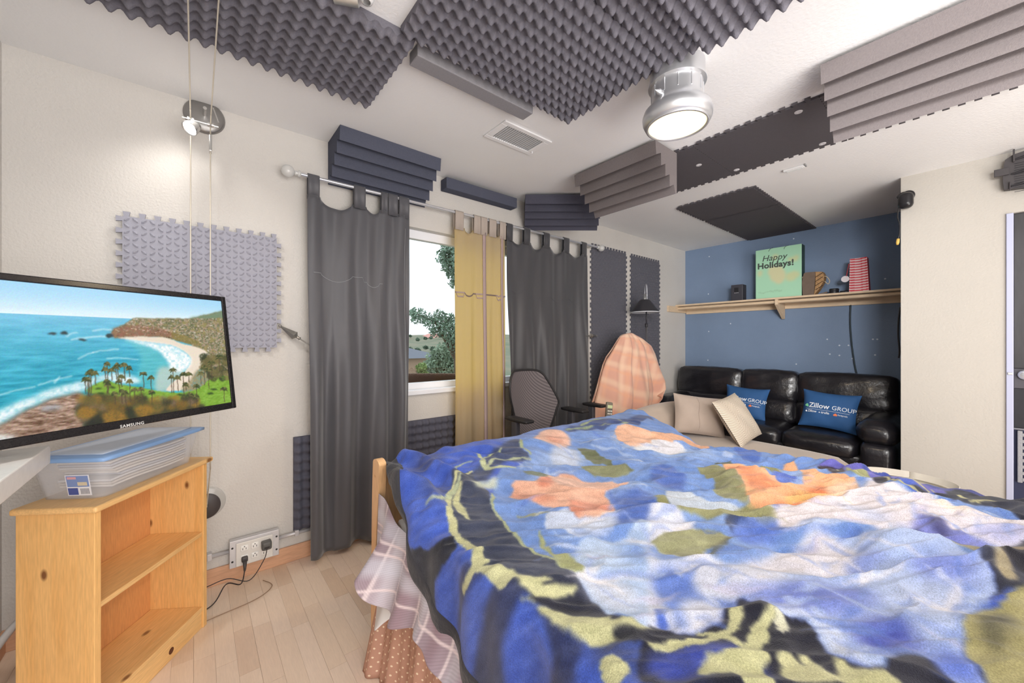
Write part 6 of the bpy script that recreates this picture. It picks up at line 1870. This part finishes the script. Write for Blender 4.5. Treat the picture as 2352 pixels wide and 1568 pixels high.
# woven pouch
wv_ = thing('woven_pouch', (4.85, 1.06, SZ), 'brown woven straw pouch with a cord loop on the shelf', 'pouch')
pz0 = SZ + .0005
pts = [(1.158, pz0), (1.165, pz0 + .14), (1.150, pz0 + .225), (1.135, pz0 + .235), (1.055, pz0 + .232), (1.06, pz0 + .10), (1.068, pz0)]
MB().prism(pts, 'x', 4.80, 4.90).build('cloth_side', M('brown_leather', (112, 96, 84), .7, var=.1, vs=20), wv_)
pts = [(1.067, pz0), (1.055, pz0 + .10), (1.054, pz0 + .232), (1.0, pz0 + .225), (.985, pz0 + .19), (.99, pz0 + .13), (1.03, pz0 + .05)]
MB().prism(pts, 'x', 4.805, 4.895).build('woven_side', M('straw_weave', (172, 136, 96), .85, var=.3, vs=60, bump=.6, bs=90), wv_)
for i in range(4):
    z_ = pz0 + .07 + i * .042
    tb([(4.803, 1.054, z_ - .02), (4.803, .995, z_ + .02)], .003, 6).build('dark_band', M('band_dark', (70, 50, 36), .8), wv_)
tb(curve_pts([(4.82, .99, pz0 + .18), (4.815, .965, pz0 + .17), (4.815, .945, pz0 + .13), (4.82, .957, pz0 + .10), (4.825, .985, pz0 + .13)], 5), .0035, 6).build('cord_loop', M('cord_cream', (206, 190, 160), .8), wv_)
tb(curve_pts([(4.82, 1.150, pz0 + .21), (4.81, 1.172, pz0 + .17), (4.81, 1.168, pz0 + .11)], 5), .0035, 6).build('cord_loop', MATS['cord_cream'], wv_)
pk = thing('round_canister', (4.84, .915, SZ), 'small black round canister between pouch and striped bag', 'canister')
lathe([(0, 0), (.036, 0), (.037, .045), (.034, .05), (0, .05)], (4.84, .915, SZ + .0005), (0, 0, 1), 28).build('body', M('canister_black', (40, 40, 44), .4), pk, smooth=True, ang=40)
lathe([(.0372, .036), (.039, .037), (.039, .042), (.0372, .043)], (4.84, .915, SZ + .0005), (0, 0, 1), 28).build('lid_ring', MATS['canister_black'], pk)
ad = thing('cable_adapter', (4.84, .84, SZ), 'small black tangled cable adapter lying beside the striped bag', 'adapter')
MB().rbox((4.84, .853, SZ + .012), (.03, .035, .022), .006, 4).build('body', MATS['canister_black'], ad, smooth=True)
tb(curve_pts([(4.83, .865, SZ + .012), (4.80, .87, SZ + .006), (4.80, .83, SZ + .018), (4.82, .81, SZ + .02), (4.80, .80, SZ + .005), (4.86, .80, SZ + .005)], 5), .004, 6).build('cord', MATS['canister_black'], ad, smooth=True)
st_ = thing('drumstick', (4.83, .97, SZ), 'thin brown stick lying between the pouch and the canister', 'stick')
tb([(4.80, 1.02, SZ + .005), (4.80, .96, SZ + .018)], [.003, .005], 8).build('stick', M('stick_tan', (150, 120, 86), .6), st_)

# striped bag
sb_ = thing('gift_bag', (4.83, .72, SZ), 'small red and white striped gift bag with a round white tag', 'bag', 'gift bags on the shelf')
sy0, sy1, sx0 = .655, .795, 4.79
cS = Canvas(0, .14, 0, .315, .0035, (226, 196, 196))
for k in range(13):
    z_ = .008 + k * .0245
    cS.poly([(-.01, z_), (.07, z_ - .004), (.15, z_ + .004), (.15, z_ + .016), (.07, z_ + .008), (-.01, z_ + .012)], (200, 52, 66), .001, smooth=False)
Ps = np.zeros(cS.U.shape + (3,)); tz = cS.V / .315
inset = .010 * tz
Ps[..., 0] = sx0 + .012 * tz * (1 - np.abs(cS.U / .07 - 1))
Ps[..., 1] = sy1 - inset * .6 - cS.U * (1 - .14 * tz)
Ps[..., 2] = SZ + .0005 + cS.V
MB().grid(Ps).build('printed_front', M('stripe_print', attr='col', rough=.55), sb_, cols=linv(cS.C).reshape(-1, 3))
mR = M('red_paper', (188, 62, 70), .6)
MB().add([(sx0 + .001, sy1, SZ + .0005), (sx0 + .09, sy1, SZ + .0005), (sx0 + .09, sy1, SZ + .315), (sx0 + .001, sy1 - .006, SZ + .315),
          (sx0 + .001, sy0, SZ + .0005), (sx0 + .09, sy0, SZ + .0005), (sx0 + .09, sy0 + .015, SZ + .315), (sx0 + .001, sy0 + .015, SZ + .315)],
         [(0, 3, 2, 1), (4, 5, 6, 7), (1, 2, 6, 5), (0, 1, 5, 4)]).build('body', mR, sb_)
lathe([(0, 0), (.030, 0), (.030, .0015), (0, .0015)], (sx0 - .004, .822, SZ + .128), (-1, 0, 0), 28).build('tag', M('tag_white', (232, 226, 230), .6), sb_)
tb([(sx0 - .003, .815, SZ + .15), (sx0 - .002, .795, SZ + .27)], .003, 6).build('tag_ribbon', mR, sb_)

# cords on the blue wall
def cord(pxs, X, r, mat, label, name='hanging_cable', extra=None):
    pts = [onX(a, b_, X) for a, b_ in pxs]
    m = tb(curve_pts([tuple(p) for p in pts], 6), r, 8)
    return m.build(name, mat, label=label, cat='cord', smooth=True)
cord([(1954, 700), (1953, 740), (1956, 785), (1962, 830), (1966, 850), (1972, 872)], BX - .03, .006, M('cord_green_black', (44, 58, 66), .5), 'dark cord hanging from the shelf behind the sofa')
cord([(2068, 705), (2064, 735), (2063, 770), (2066, 805), (2064, 822)], 4.40, .006, MATS['canister_black'], 'black power cord hanging along the edge of the partition wall')

# security camera at the partition corner
cp_ = onX(2082, 458, PX - .045)
sc_ = thing('security_camera', tuple(cp_), 'black security camera with a dangling cable on the partition wall corner', 'camera')
m_cam = M('camera_black', (34, 33, 36), .25)
lathe([(0, 0), (.036, 0), (.036, .012), (.024, .018)], (PX - .0005, cp_.y - .005, cp_.z + .035), (-1, 0, 0), 24).build('mount', m_cam, sc_, smooth=True, ang=40)
MB().rbox((PX - .05, cp_.y + .003, cp_.z - .008), (.075, .080, .115), .034, 10).build('body', m_cam, sc_, smooth=True)
tb(curve_pts([(PX - .06, cp_.y + .03, cp_.z + .01), (PX - .05, cp_.y + .042, cp_.z + .03), (PX - .03, cp_.y + .02, cp_.z + .055), (PX - .02, cp_.y - .01, cp_.z + .05)], 5), .008, 8).build('bracket_arm', m_cam, sc_, smooth=True)
q = [onX(a, b_, PX - .05) for a, b_ in ((2066, 470), (2062, 490), (2062, 502), (2066, 515), (2066, 535), (2063, 548))]
tb(curve_pts([tuple(p) for p in q], 5), .004, 8).build('cable', m_cam, sc_, smooth=True)
q1_, q2_ = onX(2063, 548, PX - .05), onX(2061, 562, PX - .05)
tb([tuple(q1_), tuple(q1_ * .4 + q2_ * .6), tuple(q2_)], [.008, .010, .006], 10).build('plug', M('plug_yellow', (214, 176, 90), .4), sc_, smooth=True)

# black fan on the partition, cut by the right edge of the photo
fp = onX(2330, 392, PX - .03)
fan = thing('wall_fan', tuple(fp), 'black plastic wall fan with clip bars at the upper right corner', 'fan')
fo_ = [(2306, 437), (2303, 415), (2304, 390), (2308, 369), (2326, 357), (2352, 348), (2400, 340), (2420, 436), (2352, 431)]
pp_ = [onX(a, b_, PX - .04) for a, b_ in fo_]
MB().prism([(p.y, p.z) for p in pp_], 'x', PX - .055, PX - .012).build('shell', M('fan_black', (64, 60, 62), .5), fan)
ga, gb = onX(2330, 376, PX - .057), onX(2400, 428, PX - .057)
gr_ = MB()
for i in range(14):
    z_ = gb.z + (ga.z - gb.z) * i / 13
    gr_.box((PX - .059, gb.y, z_ - .0012), (PX - .0555, ga.y, z_ + .0012))
gr_.build('grille', M('fan_grille', (38, 36, 40), .5), fan)
for (a, b_, c_, d_) in ((2283, 392, 2318, 401), (2326, 344, 2331, 372), (2318, 418, 2321, 438)):
    p, q = onX(a, b_, PX - .06), onX(c_, d_, PX - .06)
    bb((PX - .072, min(p.y, q.y), min(p.z, q.z)), (PX - .0595, max(p.y, q.y), max(p.z, q.z)), .002).build('clip_bar', MATS['fan_black'], fan)
for (a, b_) in ((2340, 363), (2335, 424), (2335, 396)):
    p = onX(a, b_, PX - .06)
    tb([(PX - .062, p.y + .02, p.z - .004), (PX - .062, p.y - .03, p.z + .004)], [.004, .008], 8).build('clip', MATS['fan_grille'], fan)
# ================================================================== OUTSIDE THE WINDOW
def leaf_cloud(blobs, n, size, seed, squash=1.0):
    rg = np.random.default_rng(seed)
    m = MB()
    V_l, F_l = [], []
    wts = np.array([b[3] ** 2 for b in blobs]); wts = wts / wts.sum()
    for i in range(n):
        b_ = blobs[rg.choice(len(blobs), p=wts)]
        d = rg.normal(size=3); d /= np.linalg.norm(d); r = b_[3] * rg.random() ** .4
        c = np.array(b_[:3]) + d * r * np.array([1, 1, squash])
        a = rg.normal(size=3); a /= np.linalg.norm(a); e = np.cross(a, rg.normal(size=3)); e /= np.linalg.norm(e)
        s = size * rg.uniform(.6, 1.4)
        k = len(V_l)
        V_l += [tuple(c - a * s), tuple(c + e * s * .45), tuple(c + a * s), tuple(c - e * s * .45)]
        F_l.append((k, k + 1, k + 2, k + 3))
    return m.add(V_l, F_l)
m_leaf = M('leaf_green', (140, 160, 138), .8, var=.4, vs=3, col2=None)
m_leaf2 = M('leaf_deep', (122, 146, 128), .8, var=.4, vs=3)
m_bark = M('bark', (96, 84, 72), .9)
GZ = -3.2
def ow(px, py, dist):
    d = Vector(ray(px, py)); s = dist / F
    return Vector((d.x * s, d.y * s, H + d.z * s))
def tree(name, label, items, dist, n, size, mat, trunk, seed, group='trees outside the window'):
    base = ow(trunk[0], 784, dist); base.z = GZ
    t = thing(name, tuple(base), label, 'tree', group)
    s = dist / F
    bl_ = []
    for (px, py, r) in items:
        p = ow(px, py, dist); bl_.append((p.x, p.y, p.z, r * s))
    leaf_cloud(bl_, n, size, seed, 1).build('foliage', mat, t, kind='stuff')
    tp_ = ow(trunk[0] + trunk[2], trunk[1], dist)
    mid = (base + tp_) / 2 + Vector((.1, 0, 0))
    tb(curve_pts([tuple(base), tuple(mid), tuple(tp_)], 6), [.16 - .12 * i / 12 for i in range(13)], 8).build('trunk', m_bark, t, smooth=True)
    for (px, py, r) in items[::2]:
        p = ow(px, py, dist)
        tb([tuple(mid * .3 + tp_ * .7), tuple((tp_ + p) / 2 + Vector((0, 0, .02))), tuple(p)], [.04, .02, .008], 6).build('branch', m_bark, t)
tree('pine_tree', 'tall pine with clumped branches seen through the window', [(960, 725, 20), (985, 735, 18), (1010, 730, 20), (1020, 755, 22), (1040, 760, 28), (1000, 760, 16), (950, 718, 10), (1035, 735, 16), (1060, 780, 40), (1090, 740, 40)], 9.0, 3000, .045, m_leaf2, (1045, 760, 0), 1)
tree('overhanging_tree', 'dark leafy branch hanging in at the upper right of the window', [(1015, 590, 16), (1030, 610, 20), (1045, 630, 20), (1040, 650, 10), (1030, 575, 18), (1060, 600, 34), (1090, 640, 40), (1080, 570, 36)], 6.0, 2600, .036, m_leaf2, (1130, 600, 0), 2)
tree('leafy_tree', 'round grey green tree in front of the hillside outside the window', [(1000, 830, 26), (1020, 815, 30), (985, 845, 18), (1035, 845, 30), (1060, 830, 44), (1005, 855, 22)], 11.0, 4200, .05, m_leaf, (1020, 840, 0), 3)
tree('small_shrub_tree', 'bright green small tree beside the tiled roof outside the window', [(968, 845, 12), (972, 862, 13), (978, 872, 10)], 7.5, 1500, .035, M('leaf_light', (146, 168, 112), .8, var=.4, vs=4), (972, 860, 0), 4)
# near tiled roof
rf_ = thing('tiled_roof', tuple(ow(1000, 890, 6.2)), 'low roof of terracotta tiles just outside the window', 'roof')
m_tc = M('terracotta', (206, 158, 134), .85, var=.25, vs=6)
p0, p1 = ow(900, 900, 5.4), ow(1160, 900, 5.4)
q0, q1 = ow(900, 853, 6.9), ow(1160, 853, 6.9)
nr, ncl = 9, 26
for r in range(nr):
    m = MB()
    for c in range(ncl):
        a0_, a1_ = c / ncl, (c + 1) / ncl; f0, f1 = r / nr, (r + 1.12) / nr
        A0 = p0.lerp(p1, a0_).lerp(q0.lerp(q1, a0_), f0); A1 = p0.lerp(p1, a1_).lerp(q0.lerp(q1, a1_), f0)
        B0 = p0.lerp(p1, a0_).lerp(q0.lerp(q1, a0_), f1); B1 = p0.lerp(p1, a1_).lerp(q0.lerp(q1, a1_), f1)
        G = []
        for (P0_, P1_, up_) in ((A0, A1, .05), (B0, B1, .01)):
            G.append([tuple(P0_.lerp(P1_, k / 6) + Vector((0, 0, up_ + .045 * math.sin(math.pi * k / 6)))) for k in range(7)])
        m.grid(G)
    m.build('tile_course', m_tc, rf_, smooth=False)
MB().add([tuple(p0 - Vector((0, 0, .03))), tuple(p1 - Vector((0, 0, .03))), tuple(q1 - Vector((0, 0, .03))), tuple(q0 - Vector((0, 0, .03))),
          tuple(Vector((p0.x, p0.y, GZ))), tuple(Vector((p1.x, p1.y, GZ))), tuple(Vector((q1.x, q1.y, GZ))), tuple(Vector((q0.x, q0.y, GZ)))],
         [(0, 1, 2, 3), (0, 4, 5, 1), (1, 5, 6, 2), (2, 6, 7, 3), (3, 7, 4, 0)]).build('roof_deck', M('stucco_tan', (190, 170, 150), .9), rf_)
# neighbour house
def house(c, w, d, h, roof_h, mw, mr, label, name='house', win=True):
    t = thing(name, (c[0], c[1], GZ), label, 'house', 'houses outside the window')
    x0, x1, y0, y1, z1 = c[0] - w / 2, c[0] + w / 2, c[1] - d / 2, c[1] + d / 2, c[2]
    bx((x0, y0, GZ), (x1, y1, z1)).build('walls', mw, t)
    o_ = .06 * w
    MB().add([(x0 - o_, y0 - o_, z1), (x1 + o_, y0 - o_, z1), (x1 + o_, y1 + o_, z1), (x0 - o_, y1 + o_, z1), (x0 + w * .2, c[1], z1 + roof_h), (x1 - w * .2, c[1], z1 + roof_h)],
             [(0, 1, 5, 4), (1, 2, 5), (2, 3, 4, 5), (3, 0, 4), (0, 3, 2, 1)]).build('roof', mr, t)
    if win:
        for k in range(3):
            xx = x0 + w * (.2 + .3 * k)
            wo = bx((xx - w * .05, y0 - .06, z1 - h * .5), (xx + w * .05, y0 - .001, z1 - h * .2)).build('window', M('far_window', (110, 118, 126), .3), t)
            bx((xx - w * .04, y0 - .08, z1 - h * .48), (xx + w * .04, y0 - .061, z1 - h * .22)).build('pane', M('far_pane', (150, 160, 170), .2), wo)
hq = ow(955, 822, 18)
house((hq.x - 1.2, hq.y + 2, hq.z), 5, 4, 2.5, .5, M('house_tan', (168, 142, 122), .9), M('house_grey_roof', (112, 118, 130), .9), 'tan house with a grey roof below the hillside', )
hq = ow(1000, 776, 90)
house((hq.x, hq.y, hq.z), 6, 5, 2, 1.0, M('house_white', (222, 214, 208), .9), M('pink_roof', (216, 160, 150), .9), 'distant white house with a pink roof on the hilltop', win=False)
# hillside and ground
hl = MB()
n1, n2 = 60, 30
G = []
base = ow(990, 784, 1.0); fd = Vector((base.x, base.y, 0)).normalized(); sd = Vector((fd.y, -fd.x, 0))
rgh = np.random.default_rng(5)
uu, vv2 = np.meshgrid(np.linspace(-60, 60, n1), np.linspace(0, 1, n2), indexing='ij')
hz_ = vnoise(uu / 30 + 5, vv2 * 4 + 3, 2.0, 8, 3)
for i in range(n1):
    row = []
    for j in range(n2):
        dd_ = 26 + 75 * vv2[i, j]
        z_ = GZ + (H - GZ + 1.6) * (vv2[i, j] ** .8) + 1.6 * (hz_[i, j] - .5)
        row.append(tuple(fd * dd_ + sd * uu[i, j] + Vector((0, 0, z_))))
    G.append(row)
hl.grid(G)
struct('hillside', hl, M('hill_scrub', (98, 118, 96), .95, var=.5, vs=.35, col2=(146, 138, 120), det=6), smooth=True)
gp = onY(990, 784, 20)
struct('ground_outside', bx((-60, D + .6, GZ - .2), (90, 110, GZ)), M('outside_ground', (128, 136, 112), .95, var=.3, vs=.4))
rt = random.Random(12)
for i in range(18):
    px_ = 928 + (i % 9) * 16 + rt.uniform(-3, 3); py_ = (776 if i < 9 else 802) + rt.uniform(-5, 5); dist = 40 + (812 - py_) * 1.1
    p = ow(px_, py_, dist); r = rt.uniform(.26, .36)
    t = thing('hillside_bush', (p.x, p.y, p.z - r), 'distant grey green bush on the hillside outside the window', 'bush', 'bushes on the hillside')
    leaf_cloud([(p.x, p.y, p.z, r), (p.x + r * .7, p.y, p.z - r * .2, r * .7)], 160, .22, 100 + i, .8).build('foliage', M('far_leaf', (104, 126, 108), .9, var=.3, vs=.8), t, kind='stuff')
